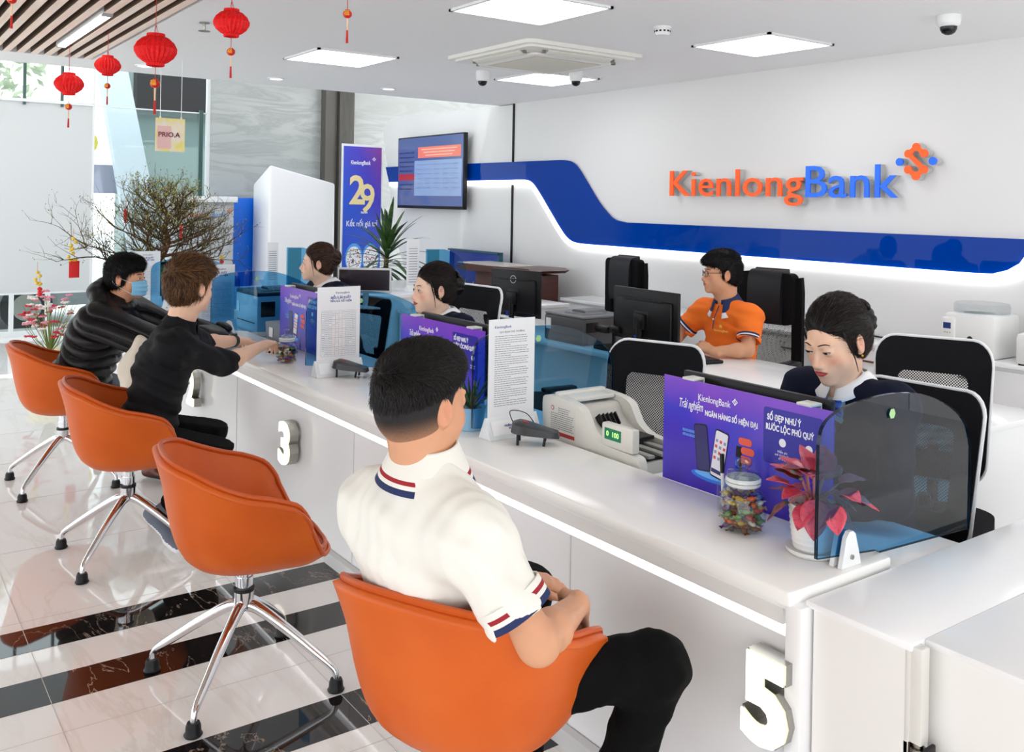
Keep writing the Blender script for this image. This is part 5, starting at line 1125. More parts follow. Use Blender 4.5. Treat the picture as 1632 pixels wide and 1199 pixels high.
for (nm, off, kind, words_) in ((0,(.05,-.68,1.05),'a','large red packet hanging at the left of the ornamental tree'),(0,(.1,-.72,1.17),'c','gold charm cluster above the large red packet'),(0,(.1,.62,1.10),'b','red and gold strip charm hanging at the right of the tree'),
    (0,(.15,-.28,1.52),'d','red tasselled charm high on the left of the tree'),(0,(.1,-.98,.98),'c','gold charm at the far left tip of the tree'),(0,(.1,-.96,.90),'b','thin red strip charm under the far left gold charm'),(0,(.2,.20,1.38),'d','red charm in the middle right of the tree'),
    (0,(.15,.40,1.02),'b','small red strip charm low right behind the brown-haired man'),(0,(.1,-.70,1.27),'c','small gold charm high at the left of the tree')):
    x, y, z = -9.0+off[0], 2.32+off[1], off[2]; c = thing('tree_charm', words_, 'charm', (x,y,z), 0, None)
    b = MB(); b.cyl((0,0,0),(0,0,.09),.0015,seg=5); b.build('string', redcord, c)
    if kind == 'a': b = MB(); b.box((0,0,-.055), (.012,.085,.15), .003); b.build('packet', redp, c); b = MB(); b.box((0,0,.03), (.03,.05,.03), .01); b.build('gold_knot', goldm, c)
    if kind == 'b':
        for k in range(3): b = MB(); b.lathe([(0,-.022),(.02,-.008),(.02,.008),(0,.022)], 10, (0,0,-.02-.045*k)); b.build('bead', redp if k else goldm, c)
    if kind == 'c':
        for k in range(4): b = MB(); b.sph((.01*(k % 2),.02*math.sin(k*2),-.03*k), .016, 8, 6); b.build('coin', goldm, c)
    if kind == 'd': b = MB(); b.box((0,0,-.02), (.008,.03,.06), .003); b.cyl((0,0,-.05),(0,0,-.11),.007,.012,8); b.build('tassel', redp, c)
# flower pot at the left edge of the window
t = thing('flower_arrangement', 'pink and red blossoms in a pale pot behind the padded jacket', 'flowers', (-8.9,1.45,0)); r = random.Random(5)
b = MB(); b.lathe([(0,.0),(.12,.0),(.16,.25),(.18,.30),(.15,.29),(0,.28)], 28); b.build('pot', mat('yellow glaze', rgb(232,222,160), .4), t)
b = MB()
for k in range(40):
    a = r.uniform(0,6.28); q = .22*r.random()**.5; z = r.uniform(.5,.8); b.tube([(0,0,.28),(q*.5*math.cos(a),q*.5*math.sin(a),z*.7),(q*math.cos(a),q*math.sin(a),z)], [.004,.003,.002], 5)
b.build('stems', mat('green stem', rgb(120,140,70), .6), t)
b = MB()
for k in range(70):
    a = r.uniform(0,6.28); q = .24*r.random()**.5; z = r.uniform(.42,.84); m = r.randrange(3)
    for j in range(5): c_ = V((q*math.cos(a)+.02*math.cos(j*1.257),q*math.sin(a)+.02*math.sin(j*1.257),z+r.uniform(-.006,.006))); b.sph(c_, (.014,.014,.008), 7, 5, m=m)
o = b.build('blossoms', [mat('petal red', rgb(206,40,60), .5), mat('petal pink', rgb(236,150,170), .5), mat('petal white', rgb(246,236,232), .5)], t); o['kind'] = 'stuff'
# ================================================================ dracaena
t = thing('dracaena', 'green dracaena with long arching leaves between banner and television', 'plant', (-9.0,4.78,0)); r = random.Random(8)
b = MB(); b.lathe([(0,0),(.16,0),(.20,.36),(.21,.40),(.18,.40),(.17,.36),(0,.35)], 32); b.build('pot', frame_w, t)
b = MB(); b.tube(smoothpoly([(0,0,.34),(.02,.01,.6),(-.02,.0,.85),(0,.0,1.12)],5), [.03,.028,.027]+[.026]*13, 10); b.build('cane', mat('tan cane', rgb(150,136,104), .8, bump=((5,5,60),.5)), t)
gl = mat('dark green leaf', rgb(34,66,36), .38, var=((60,3,3), rgb(74,104,52), 2)); 
for k in range(54):
    a = k*2.4; el = 1.45-1.9*(k/54)+r.uniform(-.15,.15); L = r.uniform(.50,.74)*(.9 if k < 8 else 1); d = V((math.cos(a)*math.cos(el),math.sin(a)*math.cos(el),math.sin(el))); base = V((0,0,1.16-.0055*k)); side = d.cross(V((0,0,1))); side = (side if side.length > .1 else V((1,0,0))).normalized(); dr = .32*math.cos(el)+.05
    b = MB()
    def fn(u, v): s = (u-.5)*2; w = .027*abs(math.sin(PI*min(1,(v*.93+.07))**.8))**.6; return base+d*L*v+V((0,0,-dr*L*v*v*1.3))+side*s*w+V((0,0,-.25*w*(1-abs(s))))
    b.grid(fn, 3, 12); b.build('leaf', gl, t)
b = MB()
# ================================================================ people
SK = mat('skin', (.6,.4,.3), .5, spec=.3, vcol=True, sss=.0, bump=(420,.08,2,.001))
LIP = mat('lip skin', rgb(196,98,92), .35); LIPR = mat('red lips', rgb(188,66,68), .35); BROW = mat('brow hair', rgb(52,36,30), .8)
EYEW = mat('eye white', rgb(236,232,228), .15); IRIS = mat('iris', rgb(34,20,16), .08); LASH = mat('lash', rgb(22,16,16), .6)
def hairmat(name, c1, c2, rough=.42):
    m = mat(name, c1, rough, spec=.25, var=((120,10,60), c2, 3, .42, .68), bump=((170,9,90), .55, 3, .003)); return m
HBLK = hairmat('black hair', rgb(10,9,10), rgb(30,25,24)); HBRN = hairmat('brown hair', rgb(62,40,24), rgb(126,84,48)); HDBR = hairmat('dark brown hair', rgb(30,20,18), rgb(74,50,42))
nv = lambda v: np.array(V(v).normalized())
def basis(f, up=(0,0,1), tilt=0.):
    f = V(f).normalized(); r = f.cross(V(up)).normalized(); u = r.cross(f).normalized(); 
    if tilt: q = Matrix.Rotation(tilt, 3, f); r, u = q @ r, q @ u
    return np.array([[r.x,f.x,u.x],[r.y,f.y,u.y],[r.z,f.z,u.z]])
def mat4(Bs, c, s=1.):
    M = Matrix.Identity(4)
    for i in range(3):
        for j in range(3): M[i][j] = Bs[i,j]*s
        M[i][3] = c[i]
    return M
def sculpt_head(S, c, Bs, s=1., fem=False, full=1.):
    c = np.array(c, float); T = lambda p: c+Bs@(np.array(p, float)*s)
    def E(p, r, k=.012, mode='u', R=None): S.ell(T(p), np.array(r)*s, Bs if R is None else Bs@R, k*s, mode)
    def K(a, b, ra, rb, k=.008, mode='u', **q): S.cap(T(a), T(b), ra*s, rb*s, k*s, mode, **q)
    w = .95 if fem else 1.
    E((0,-.018,.036), (.075*w,.093,.080)); E((0,.028,-.004), (.065*w,.064,.086), .02); E((0,.043,-.068), (.046*w*full,.048,.042), .03)
    E((0,.078,-.0985), (.021,.019,.0165), .022)
    for q in (-1,1):
        E((q*.040*w,.052,-.036), (.024*full,.026,.028), .02); E((q*.040*w,.012,-.060), (.020*full,.034,.026), .025)
        E((q*.031,.106,.002), (.019,.022,.012), .012, 's'); S.ell(T((q*.031,.0785,-.001)), .0148*s, None, .004*s)
        K((q*.016,.089,.018), (q*.044,.080,.020), .006, .005, .012)
        E((q*.010*(.85 if fem else 1),.101,-.040), (.0075,.009,.0065), .006)
        Re = np.array(Matrix.Rotation(q*-.30, 3, 'Z') @ Matrix.Rotation(.18, 3, 'X')); E((q*.078*w,-.010,-.008), (.0085,.021,.032), .006, R=Re); E((q*.089*w,-.004,-.006), (.008,.011,.019), .004, 's', R=Re)
        K((q*.074*w,-.002,-.036), (q*.077*w,-.006,-.030), .007,.008,.005)
    K((0,.086,.006), (0,.107,-.030), .0055 if fem else .0065, .008 if fem else .0095, .010); E((0,.109,-.036), (.0098 if fem else .0115,.011,.009), .007)
    E((0,.079,-.060), (.028,.022,.023), .022); E((0,.0975,-.0565), (.020,.008,.0058), .005); E((0,.0955,-.068), (.017,.009,.0070), .005)
    E((0,.107,-.0622), (.023,.006,.0012), .003, 's')
def surface_y(S, c, Bs, s_):
    """depth of the sculpted face in front of (x, z), head space"""
    def f(x, z):
        prev = None
        for i in range(90):
            y = .135-i*.001; p = (np.array(c)+Bs@(np.array((x,y,z))*s_)-S.lo)/S.res; i0 = np.floor(p).astype(int)
            if (i0 < 0).any() or (i0+1 >= S.n).any(): continue
            t = p-i0; q = S.F[i0[0]:i0[0]+2, i0[1]:i0[1]+2, i0[2]:i0[2]+2]; q = q[0]*(1-t[0])+q[1]*t[0]; q = q[0]*(1-t[1])+q[1]*t[1]; v = q[0]*(1-t[2])+q[1]*t[2]
            if v < 0: return y+(0 if prev is None else .001*(-v)/(prev-v+1e-9))
            prev = v
        return .09
    return f
def face_parts(root, Mh, s, fem=False, lips=True, open_=1., brow_w=.018, surf=None, look=(0,0)):
    """eyes, brows, lips in head space; Mh is the head matrix in root space"""
    def put(b, nm, ms): o = b.build(nm, ms, root); o.matrix_local = Mh; return o
    for q in (-1,1):
        b = MB(); ec = V((q*.031,.0785,-.001)); R = .0154
        def pt(x, z, r=R): return ec+V((x, math.sqrt(max(r*r-x*x-z*z, 1e-6)), z))
        hh = (.0058 if fem else .0048)*open_; ww = .0136
        def al(u, v): x = (u-.5)*2*ww; h = hh*max(0,1-(abs((u-.5)*2))**2.3); return pt(x, -.0006+(v-.5)*2*h+.0030*q*(u-.5))
        b.grid(al, 15, 7, 0)
        ir = .0058; cx, cz = look; ring = [(cx+ir*math.cos(a*.3927), max(-hh*.98, min(hh*.96, cz-.0004+ir*math.sin(a*.3927)))) for a in range(16)]
        b.put([tuple(pt(cx,cz,R+.0006))]+[tuple(pt(cx+(x-cx)*.5,cz+(z-cz)*.5,R+.0006)) for x,z in ring]+[tuple(pt(x,z,R+.0005)) for x, z in ring], [(0,1+i,1+(i+1) % 16) for i in range(16)]+[(1+i,17+i,17+(i+1) % 16,1+(i+1) % 16) for i in range(16)], 1)
        put(b, 'eye', [EYEW, IRIS])
        b = MB(); b.tube([al(i/14, 1.0)+V((0,.0007,.0004)) for i in range(15)], [.0003]+[.0013 if fem else .0008]*13+[.0004], 6)
        if fem: b.tube([al(i/14, 0)+V((0,.0005,-.0002)) for i in range(15)], .0004, 5)
        put(b, 'eyelashes', LASH)
        b = MB(); ts = [i/11 for i in range(12)]; bp = []
        for t_ in ts: x = q*(.012+.034*t_); z = .0200+.0050*math.sin(t_*2.5)-.002*t_; bp.append(V((x, (surf(x, z) if surf else .09)-.0002, z)))
        b.tube(bp, [(.0028 if not fem else .0024)*(.55+.75*math.sin(.5+2.4*t_)) for t_ in ts], 7, flat=.6); put(b, 'eyebrow', BROW)
    if lips:
        b = MB(); z0 = -.0620; W_ = .0245 if fem else .0235
        def lp(u, v, up_):
            k = 2*abs(u-.5); x = (u-.5)*2*W_; e = max(0,1-k**2.2)
            if up_: z = z0-.0008*k+v*(.0078*e*(1-.22*max(0,1-k*6)))
            else: z = z0-.0008*k-v*.0098*e
            return V((x, (surf(x, z) if surf else .1)+.0006+.0012*math.sin(v*PI)*e, z))
        b.grid(lambda u, v: lp(u,v,True), 17, 5); b.grid(lambda u, v: lp(1-u,v,False), 17, 5); put(b, 'lips', LIPR if fem else LIP)
def hand(S, w, d, n, side, curl=.5, s=1., spread=.06, thumb_in=.4):
    """w wrist, d finger direction, n back-of-hand normal, side = direction to the thumb"""
    w, d, n = V(w), V(d).normalized(), V(n); n = (n-d*n.dot(d)).normalized(); t = d.cross(n); t = t if t.dot(V(side)) > 0 else -t
    A = lambda v: tuple(v)
    S.cap(A(w-d*.03*s), A(w+d*.02*s), .024*s, .026*s, .012, flat=(A(n), .72))
    offs = (.030,.010,-.010,-.029); lens = (.94,1.03,.97,.78)
    for i, o in enumerate(offs):
        k = w+d*(.085-.004*abs(i-1.2))*s+t*o*s; S.cap(A(w+d*.015*s+t*o*.55*s), A(k), .0155*s, .0125*s, .012, flat=(A(n), .85))
        dr = (d+t*(o*spread/.03)).normalized(); ax = dr.cross(n).normalized(); p = k; q = dr; rr = .0098
        for j, L in enumerate((.043,.027,.021)):
            q = Matrix.Rotation(-curl*(.75,1.0,.7)[j], 3, ax) @ q if (Matrix.Rotation(-.3,3,ax) @ dr).dot(n) < 0 else Matrix.Rotation(curl*(.75,1.0,.7)[j], 3, ax) @ q
            e = p+q*L*s*lens[i]; S.cap(A(p), A(e), rr*s, (rr-.0008)*s, .0035); p = e; rr -= .0009
    b0 = w+d*.022*s+t*.022*s-n*.004*s; q = (d*.75+t*.62-n*.25*thumb_in).normalized(); p1 = b0+q*.042*s; S.cap(A(b0), A(p1), .0165*s, .0125*s, .012)
    q = (d*.95+t*.25-n*.4*thumb_in).normalized(); p2 = p1+q*.030*s; S.cap(A(p1), A(p2), .0118*s, .0105*s, .004); p3 = p2+(d-n*.3*thumb_in-t*.1).normalized()*.024*s; S.cap(A(p2), A(p3), .0105*s, .0085*s, .004)
def torso(S, J, g=0., fem=False, ks=1., belly=0.):
    R = nv(V(J['shR'])-V(J['shL'])); ch = np.array(J['chest'], float); pe = np.array(J['pelvis'], float); nk = np.array(J['neck'], float); up = nv(V(ch)-V(pe)); F = np.cross(up, R); R2 = np.cross(F, up)
    B1 = np.stack([R2, F, up], 1); wa = pe*.55+ch*.45
    fw_ = .90 if fem else 1.
    S.ell(ch, (.163*fw_+g, .108+g, .17+g), B1, .04); S.ell(wa+F*(.01+belly*.5), (.140*fw_+g+belly*.5, .105+g*.6+belly*.45, .15+g), B1, .05); S.ell(pe, (.165+g, .125+g, .12+g), B1, .05)
    if fem:
        for q in (-1,1): S.ell(ch+R2*q*.075+F*.075-up*.01, (.062,.05,.062), B1, .04)
    a, b = np.array(J['shL'], float), np.array(J['shR'], float); S.cap(a*.85+b*.15, b*.85+a*.15, .052+g, None, .05); S.cap(nk-up*.035, a*.72+nk*.28-up*.02, .044+g, .046+g, .045); S.cap(nk-up*.035, b*.72+nk*.28-up*.02, .044+g, .046+g, .045)
    for q in (a, b): S.ell(q, .052*(fw_)+g*.8, None, .05)
    return R2, F, up
def person(name, label, J, skin, hairfn, s=1., fem=False, face=None, fdir=(0,-1,0), pitch=0., tilt=0., hands=(1,1), top='polo', topmat=None, res=.004, hand_kw=({},{}), neck_r=None, legs=True, trouser=None, g=.014, belly=0., arms='short', shoe=None, full=1., extra=None, blush=.0, folds=(.004,70)):
    root = thing(name, label, 'person', (J['pelvis'][0], J['pelvis'][1], 0))
    f = V(fdir).normalized(); f = (f*math.cos(pitch)+V((0,0,1))*math.sin(pitch)); Bs = basis(f, (0,0,1), tilt); hc = np.array(J['head'], float)
    pts = np.array([J[k] for k in ('head','neck','chest','shL','shR','elL','elR','wrL','wrR','pelvis')]); lo = pts.min(0)-.22; hi = pts.max(0)+.22; lo[2] = min(J['pelvis'][2], J['chest'][2]-.15)-.1
    # ---- skin: one continuous body
    S = SDF(lo, hi, res); sculpt_head(S, hc, Bs, s, fem, full)
    nr = neck_r or (.047 if fem else .056); nb = hc+Bs@np.array((0,-.022,-.06))*s; S.cap(nb, J['neck'], nr*s, nr*1.08, .03); S.cap(hc+Bs@np.array((0,.01,-.075))*s, np.array(J['neck'])+np.array(f)*.02, nr*.8*s, nr*.8, .03)
    torso(S, J, -.012, fem, belly=belly)
    for i, q in enumerate('LR'):
        ar = .86 if fem else 1.; sh, el, wr = J['sh'+q], J['el'+q], J['wr'+q]
        S.cap(sh, el, .048*ar, .041*ar, .03); S.cap(el, tuple(V(el)*.7+V(wr)*.3), .041*ar, .042*ar, .02); S.cap(tuple(V(el)*.7+V(wr)*.3), wr, .042*ar, .026*ar, .02)
        if hands[i]: kw = dict(d=V(wr)-V(el), n=(0,0,1), side=(1,0,0), s=.92 if fem else 1.); kw.update(hand_kw[i]); hand(S, wr, **kw)
    sk = np.array(skin)
    def colf(P):
        q = (P-hc)@Bs/s; c = np.tile(sk, (len(P),1)); d = np.zeros(len(P))
        for x in (-1,1): d = np.maximum(d, np.exp(-(((q-np.array((x*.042,.07,-.03)))/np.array((.02,.04,.018)))**2).sum(1)))
        for x in (-1,1): d = np.maximum(d, .9*np.exp(-(((q-np.array((x*.082,-.008,-.008)))/np.array((.012,.02,.03)))**2).sum(1)))
        d = np.maximum(d, .7*np.exp(-(((q-np.array((0,.11,-.036)))/.012)**2).sum(1)))
        c = c*(1-d[:,None]*(.35+blush))+np.array(rgb(214,120,100))*d[:,None]*(.35+blush)
        n_ = fbm(P, 60, 3, 3)*.018; return np.clip(c*(1+n_[:,None]), 0, 1)
    sf = surface_y(S, hc, Bs, s); sdf_obj('body', S, SK, root, colf, keep=1, relax=1)
    Mh = Matrix.Translation(root.location).inverted() @ mat4(Bs, hc, s)
    face_parts(root, Mh, s, fem, surf=sf, **(face or {}))
    hairfn(root, Mh)
    # ---- clothes
    if topmat:
        S = SDF(lo, hi, .005 if res < .0045 or top == 'hood' else .0065); R2, F, up = torso(S, J, g, fem, belly=belly)
        for i, q in enumerate('LR'):
            sh, el, wr = V(J['sh'+q]), V(J['el'+q]), V(J['wr'+q]); ar = .9 if fem else 1.
            if arms == 'short':
                e2 = sh.lerp(el, .66); S.cap(tuple(sh), tuple(e2), (.058+g*.6)*ar, (.062+g*.5)*ar, .04); dd = (el-sh).normalized(); S.ell(tuple(e2+dd*.062), (.085,)*3, None, .003, 's')
            elif arms == 'rolled':
                S.cap(tuple(sh), tuple(el), .060+g*.5, .050+g*.4, .04); e2 = el.lerp(wr, .10); S.cap(tuple(el), tuple(e2), .050+g*.4, .050+g*.3, .02); dd = (wr-el).normalized(); S.ell(tuple(e2+dd*.062), (.080,)*3, None, .003, 's')
            else:
                S.cap(tuple(sh), tuple(el), (.056+g*.6)*ar, (.048+g*.6)*ar, .04); S.cap(tuple(el), tuple(wr.lerp(el,.06)), (.048+g*.6)*ar, (.034+g*.5)*ar, .025)
        if extra: extra(S, J, R2, F, up)
        if folds: S.noise(folds[0], folds[1], len(label), (1,1,1.3))
        # neck opening
        nk = np.array(J['neck'])
        if top == 'vneck':
            vt = nk+F*.10+up*.03; S.ell(nk+up*.05+F*.02, (.062,.075,.065), np.stack([R2,F,up],1), .004, 's')
            for k in range(5): S.ell(nk+F*(.085+.006*k)+up*(.0-.028*k), (.052*(1-k*.19), .06, .026), np.stack([R2,F,up],1), .004, 's')
        elif top != 'hood': S.ell(nk+up*.045+F*.012, (.060,.066,.055), np.stack([R2,F,up],1), .005, 's')
        S.plane(np.array(J['pelvis'])-up*.06, -up)
        sdf_obj({'polo':'polo_shirt','shirt':'shirt','vneck':'blazer','hood':'padded_jacket'}[top], S, topmat, root, keep=1, relax=1 if top == 'hood' else 2)
    if legs and trouser:
        pts = np.array([J[k] for k in ('pelvis','hipL','hipR','knL','knR','anL','anR')]); S = SDF(pts.min(0)-.17, pts.max(0)+.17, .008); up = nv(V(J['chest'])-V(J['pelvis']))
        S.ell(J['pelvis'], (.17,.135,.12), None, .05)
        for q in 'LR': S.cap(J['hip'+q], J['kn'+q], .088, .070, .04); S.cap(J['kn'+q], J['an'+q], .069, .052, .03); S.ell(np.array(J['kn'+q]), .066, None, .02)
        S.noise(.005, 60, 5); S.plane(np.array(J['pelvis'])+up*.06, up); sdf_obj('trousers', S, trouser, root, keep=1, relax=2)
    if shoe:
        for q in 'LR':
            if 'toe'+q not in J: continue
            an, to = V(J['an'+q]), V(J['toe'+q]); he = V(J['he'+q]) if 'he'+q in J else V((an.x,an.y,.035))-(to-V((an.x,an.y,to.z))).normalized()*.05
            S = SDF(np.minimum(np.minimum(an,to),he)-np.array((.12,.12,.08)), np.maximum(np.maximum(an,to),he)+.12, .005); d = (to-he).normalized(); upv_ = V((0,0,1)); sd = d.cross(upv_).normalized(); un = sd.cross(d)
            S.cap(tuple(he+un*.02), tuple(to-d*.03+un*.005), .038, .034, .02, flat=(tuple(un), .85)); S.cap(tuple(he+d*.04+un*.04), tuple(an), .036, .038, .03); S.cap(tuple(to-d*.08+un*.006), tuple(to-d*.03+un*.0), .046, .040, .02, flat=(tuple(un), .65))
            S.plane(tuple(he-un*.012), tuple(-un)); 
            uni = np.array(un); hep = np.array(he)
            sdf_obj('shoe', S, shoe, root, keep=1, relax=1, mfn=lambda c: (((c-hep)@uni) < .012).astype(int))
    return root, Mh, Bs, hc
# ---------------------------------------------------------------- hair
def hair_obj(S, root, Mh, m, name='hair', colfn=None, relax=1, keep=1): o = sdf_obj(name, S, m, root, colfn, M=Mh, relax=relax, keep=keep); return o
def strands(src, root, Mh, m, n, length, flow, lift, r=.0007, seed=1, keepfn=None, jit=.25):
    me = src.data; rs = np.random.RandomState(seed); N = len(me.vertices); co = np.empty(N*3, np.float32); me.vertices.foreach_get('co', co); co = co.reshape(-1,3); no = np.empty(N*3, np.float32); me.vertex_normals.foreach_get('vector', no); no = no.reshape(-1,3)
    ok = np.ones(N, bool) if keepfn is None else keepfn(co); idx = np.where(ok)[0]; idx = rs.choice(idx, n); p = co[idx]+rs.normal(size=(n,3))*.0012; nn = no[idx]
    f = flow(p); f = f-nn*(f*nn).sum(1)[:,None]; f /= np.linalg.norm(f,axis=1)[:,None]+1e-6; f = f+rs.normal(size=f.shape)*jit; f /= np.linalg.norm(f,axis=1)[:,None]
    L = length*rs.uniform(.6,1.15,n)[:,None]; lf = lift(p)[:,None] if callable(lift) else lift
    d1 = f+nn*lf; d1 /= np.linalg.norm(d1,axis=1)[:,None]; p0 = p-nn*.001; p1 = p+d1*L*.5+nn*.0012; d2 = f+nn*lf*.35-nn*.12; d2 /= np.linalg.norm(d2,axis=1)[:,None]; p2 = p1+d2*L*.5
    sd = np.cross(f, nn); vs = []; 
    for P_, w in ((p0,1.),(p1,.9),(p2,.25)): vs += [P_+sd*r*w, P_-sd*r*w, P_+nn*r*w*1.2]
    vs = np.stack(vs, 1).reshape(-1,3); fs = []
    base = np.arange(n)*9; quads = []
    for s_ in (0,3):
        for k in range(3): k2 = (k+1) % 3; quads.append(np.stack([base+s_+k, base+s_+k2, base+s_+3+k2, base+s_+3+k], 1))
    Q = np.concatenate(quads); m2 = bpy.data.meshes.new('hair_strands'); m2.vertices.add(len(vs)); m2.vertices.foreach_set('co', vs.astype(np.float32).ravel()); m2.loops.add(len(Q)*4); m2.loops.foreach_set('vertex_index', Q.astype(np.int32).ravel()); m2.polygons.add(len(Q)); m2.polygons.foreach_set('loop_start', np.arange(0,len(Q)*4,4,dtype=np.int32)); m2.polygons.foreach_set('loop_total', np.full(len(Q),4,dtype=np.int32)); m2.polygons.foreach_set('use_smooth', np.ones(len(Q),bool))
    for x in (m if isinstance(m, list) else [m]): m2.materials.append(x)
    if isinstance(m, list): m2.polygons.foreach_set('material_index', np.tile(rs.randint(0,len(m),n), 6).astype(np.int32))
    m2.update(calc_edges=True); o = bpy.data.objects.new('hair_strands', m2); C.objects.link(o); o.parent = root; o.matrix_local = Mh; o['kind'] = 'stuff'; return o
def short_hair(mh, fade=False, vol=.0, res=.003, n=9000, length=.02, strand_m=None, seed=1, low=-.075, skin=None, fringe=.0, side=.0):
    def fn(root, Mh):
        S = SDF((-.13,-.16,-.13),(.13,.15,.17), res)
        S.ell((0,-.020,.045), (.080+side,.101,.084+vol), None, .02); S.ell((0,-.030,-.005), (.0775+side*.8,.089,.086), None, .02); S.ell((0,.020,.078), (.060,.080,.045+vol), None, .03)
        if fringe: S.ell((0,.062,.068), (.056,.045+fringe,.030), None, .02)
        S.ell((0,.098,-.045), (.088,.082,.092), None, .008, 's'); S.ell((0,.06,-.10), (.10,.085,.06), None, .008, 's')
        for q in (-1,1): S.ell((q*.088,.000,-.016), (.024,.026,.038), None, .006, 's')
        S.plane((0,-.05,low), (0,.25,-1))
        if fade:
            def cf(P):
                z = P[:,2]-P[:,1]*.25; t = np.clip((z+.070)/.075, 0, 1)[:,None]; t = t*t*(3-2*t); nz = fbm(P, 900, 2, 2)[:,None]*.02
                return np.clip(np.array(skin)*.62*(1-t)+np.array(rgb(17,14,14))*t+nz*(1-t), .003, 1)
            m = mat('faded hair', (.02,.02,.02), .6, vcol=True, bump=((500,500,160), .7, 3, .002))
        else: cf = None; m = mh
        o = hair_obj(S, root, Mh, m, colfn=cf)
        if n:
            flow = lambda p: (lambda t: np.stack([p[:,0]*(1+5*t)+.25*np.sin(p[:,1]*40)*t, .9*t-.12*(1-t), .15*t-1.0*(1-t)], 1))(np.clip((p[:,2]-.01)/.09,0,1))
            strands(o, root, Mh, strand_m or mh, n, length, flow, (lambda p: .15+.4*np.clip((p[:,2]-.02)/.08,0,1)), seed=seed, jit=.16, keepfn=(lambda c: c[:,2]-c[:,1]*.3 > (.035 if fade else -.065)))
    return fn
def bun_hair(mh, res=.003, clip='bow', part=-.02, bun=(0,-.128,.005), star=False):
    def fn(root, Mh):
        S = SDF((-.13,-.20,-.14),(.13,.15,.17), res)
        S.ell((0,-.022,.043), (.080,.101,.088), None, .02); S.ell((0,-.032,-.008), (.077,.088,.082), None, .02)
        S.ell((0,.104,-.040), (.0735,.078,.108), None, .006, 's'); S.ell((0,.03,-.115), (.09,.10,.06), None, .01, 's')
        for q in (-1,1): S.ell((q*.090,.002,-.018), (.022,.026,.036), None, .006, 's')
        S.cap((part,.11,.075), (part*.6,.0,.135), .004, .003, .012, 's')
        S.plane((0,-.05,-.085), (0,.3,-1)); S.ell(bun, (.046,.036,.052), None, .015)
        def tw(X, Y, Z): a = np.arctan2(Z-bun[2], X-bun[0]); return .0022*np.sin(a*9+((X-bun[0])**2+(Z-bun[2])**2)*3000)
        S.apply((-.06,-.2,-.08),(.06,-.10,.08), lambda X, Y, Z: -tw(X,Y,Z)*np.ones_like(X+Y+Z), 0, 'd')
        q_ = S._sub(S.lo, S.lo+S.res*S.n, 0); sl, X, Y, Z = q_; ang = np.arctan2(X-part, Z+.02); S.F[sl] += (.0006*np.sin(ang*70+9*np.sin(Y*14))*np.clip((.09-Y)/.1,0,1)).astype(np.float32)
        o = hair_obj(S, root, Mh, mh)
        strands(o, root, Mh, [mh, mat('strand '+mh.name, rgb(58,46,42) if mh is HBLK else rgb(104,76,62), .4, spec=.3)], 6500, .032, lambda p: np.array(bun)[None,:]*np.array((1,1,1))-p+np.stack([0*p[:,0], 0*p[:,0], .04*np.clip((p[:,1]+.02)*12,0,1)],1), -.04, r=.0006, jit=.05, keepfn=lambda c: (c[:,1] > bun[1]+.04) & (c[:,1]-c[:,2]*.3 < .068))
        b = MB()
        for q in (-1,1):
            b.tube(smoothpoly([(q*.070,.045,.050),(q*.0745,.038,.0),(q*.0755,.030,-.04),(q*.072,.026,-.085)], 5), [.002,.004,.004,.0035,.003,.003,.0025,.002,.002,.002,.0018,.0016,.0014,.0012,.001,.0008], 6)
        w_ = b.build('side_lock', mh, root); w_.matrix_local = Mh
        b = MB()
        if clip == 'bow':
            for q in (-1,1): b.sph((q*.030+bun[0],bun[1]+.012,bun[2]+.058), (.026,.010,.017), 14, 8, rot=Matrix.Rotation(q*.5,3,'Y'))
            b.sph((bun[0],bun[1]+.010,bun[2]+.056), .009, 10, 6); b.tube([(bun[0]+.02,bun[1]-.005,bun[2]+.05),(bun[0]+.035,bun[1]-.03,bun[2]+.015),(bun[0]+.04,bun[1]-.045,bun[2]+.005)], [.004,.003,.001], 6)
            c_ = b.build('hair_bow', mat('black satin', rgb(14,14,16), .25), root)
        else:
            b.tube([(bun[0]+.044*math.cos(a*.314),bun[1]+.022+.006*math.sin(a*1.2),bun[2]+.05*math.sin(a*.314)) for a in range(20)], .008, 8, closed=True); c_ = b.build('hair_band', mat('black satin', rgb(14,14,16), .25), root)
        c_.matrix_local = Mh
        if star:
            b = MB(); sp_ = [(.013*(1 if k % 2 == 0 else .5)*math.sin(k*PI/5), .013*(1 if k % 2 == 0 else .5)*math.cos(k*PI/5)) for k in range(10)]
            b.M = frame((.046,-.010,.117), (0,1,.0), (-.8,0,.6)); b.tube([(x,y,.0015) for x,y in sp_], .0022, 6, closed=True); c_ = b.build('star_clip', mat('pearl star', rgb(214,208,246), .2, metal=.3), root); c_.matrix_local = Mh
    return fn
def collar(root, nk, R2, F, up, r0, r1, h0, h1, ms, nm='collar', gap=.5, drop=.035, rows=None, tilt=0.):
    """fold-over collar strip open at the front; rows = [(fraction, material)]"""
    nk = V(nk); R2, F, up = V(R2), V(F), V(up); b = MB()
    rows = rows or [(0,0),(1,0)]
    def pt(a, v):
        r = r0+(r1-r0)*v; fr = (1-math.cos(a))*.5   # 0 back, 1 front
        z = h0+(h1-h0)*v-drop*fr*(.4+.6*v); return nk+(R2*math.sin(a)*r*1.02-F*math.cos(a)*r*.98)+up*z+F*.012
    b.grid(lambda u, v: pt(-PI+gap+(2*PI-2*gap)*u, v), 48, 21, lambda i, j: next(m for f, m in reversed(rows) if (j+.5)/20 >= f))
    b.grid(lambda u, v: pt(-PI+gap*.5+(2*PI-gap)*u, 0)*1+up*(-.028*v), 40, 4, 0)
    return wpart(b, nm, ms, root, solid=.0035)
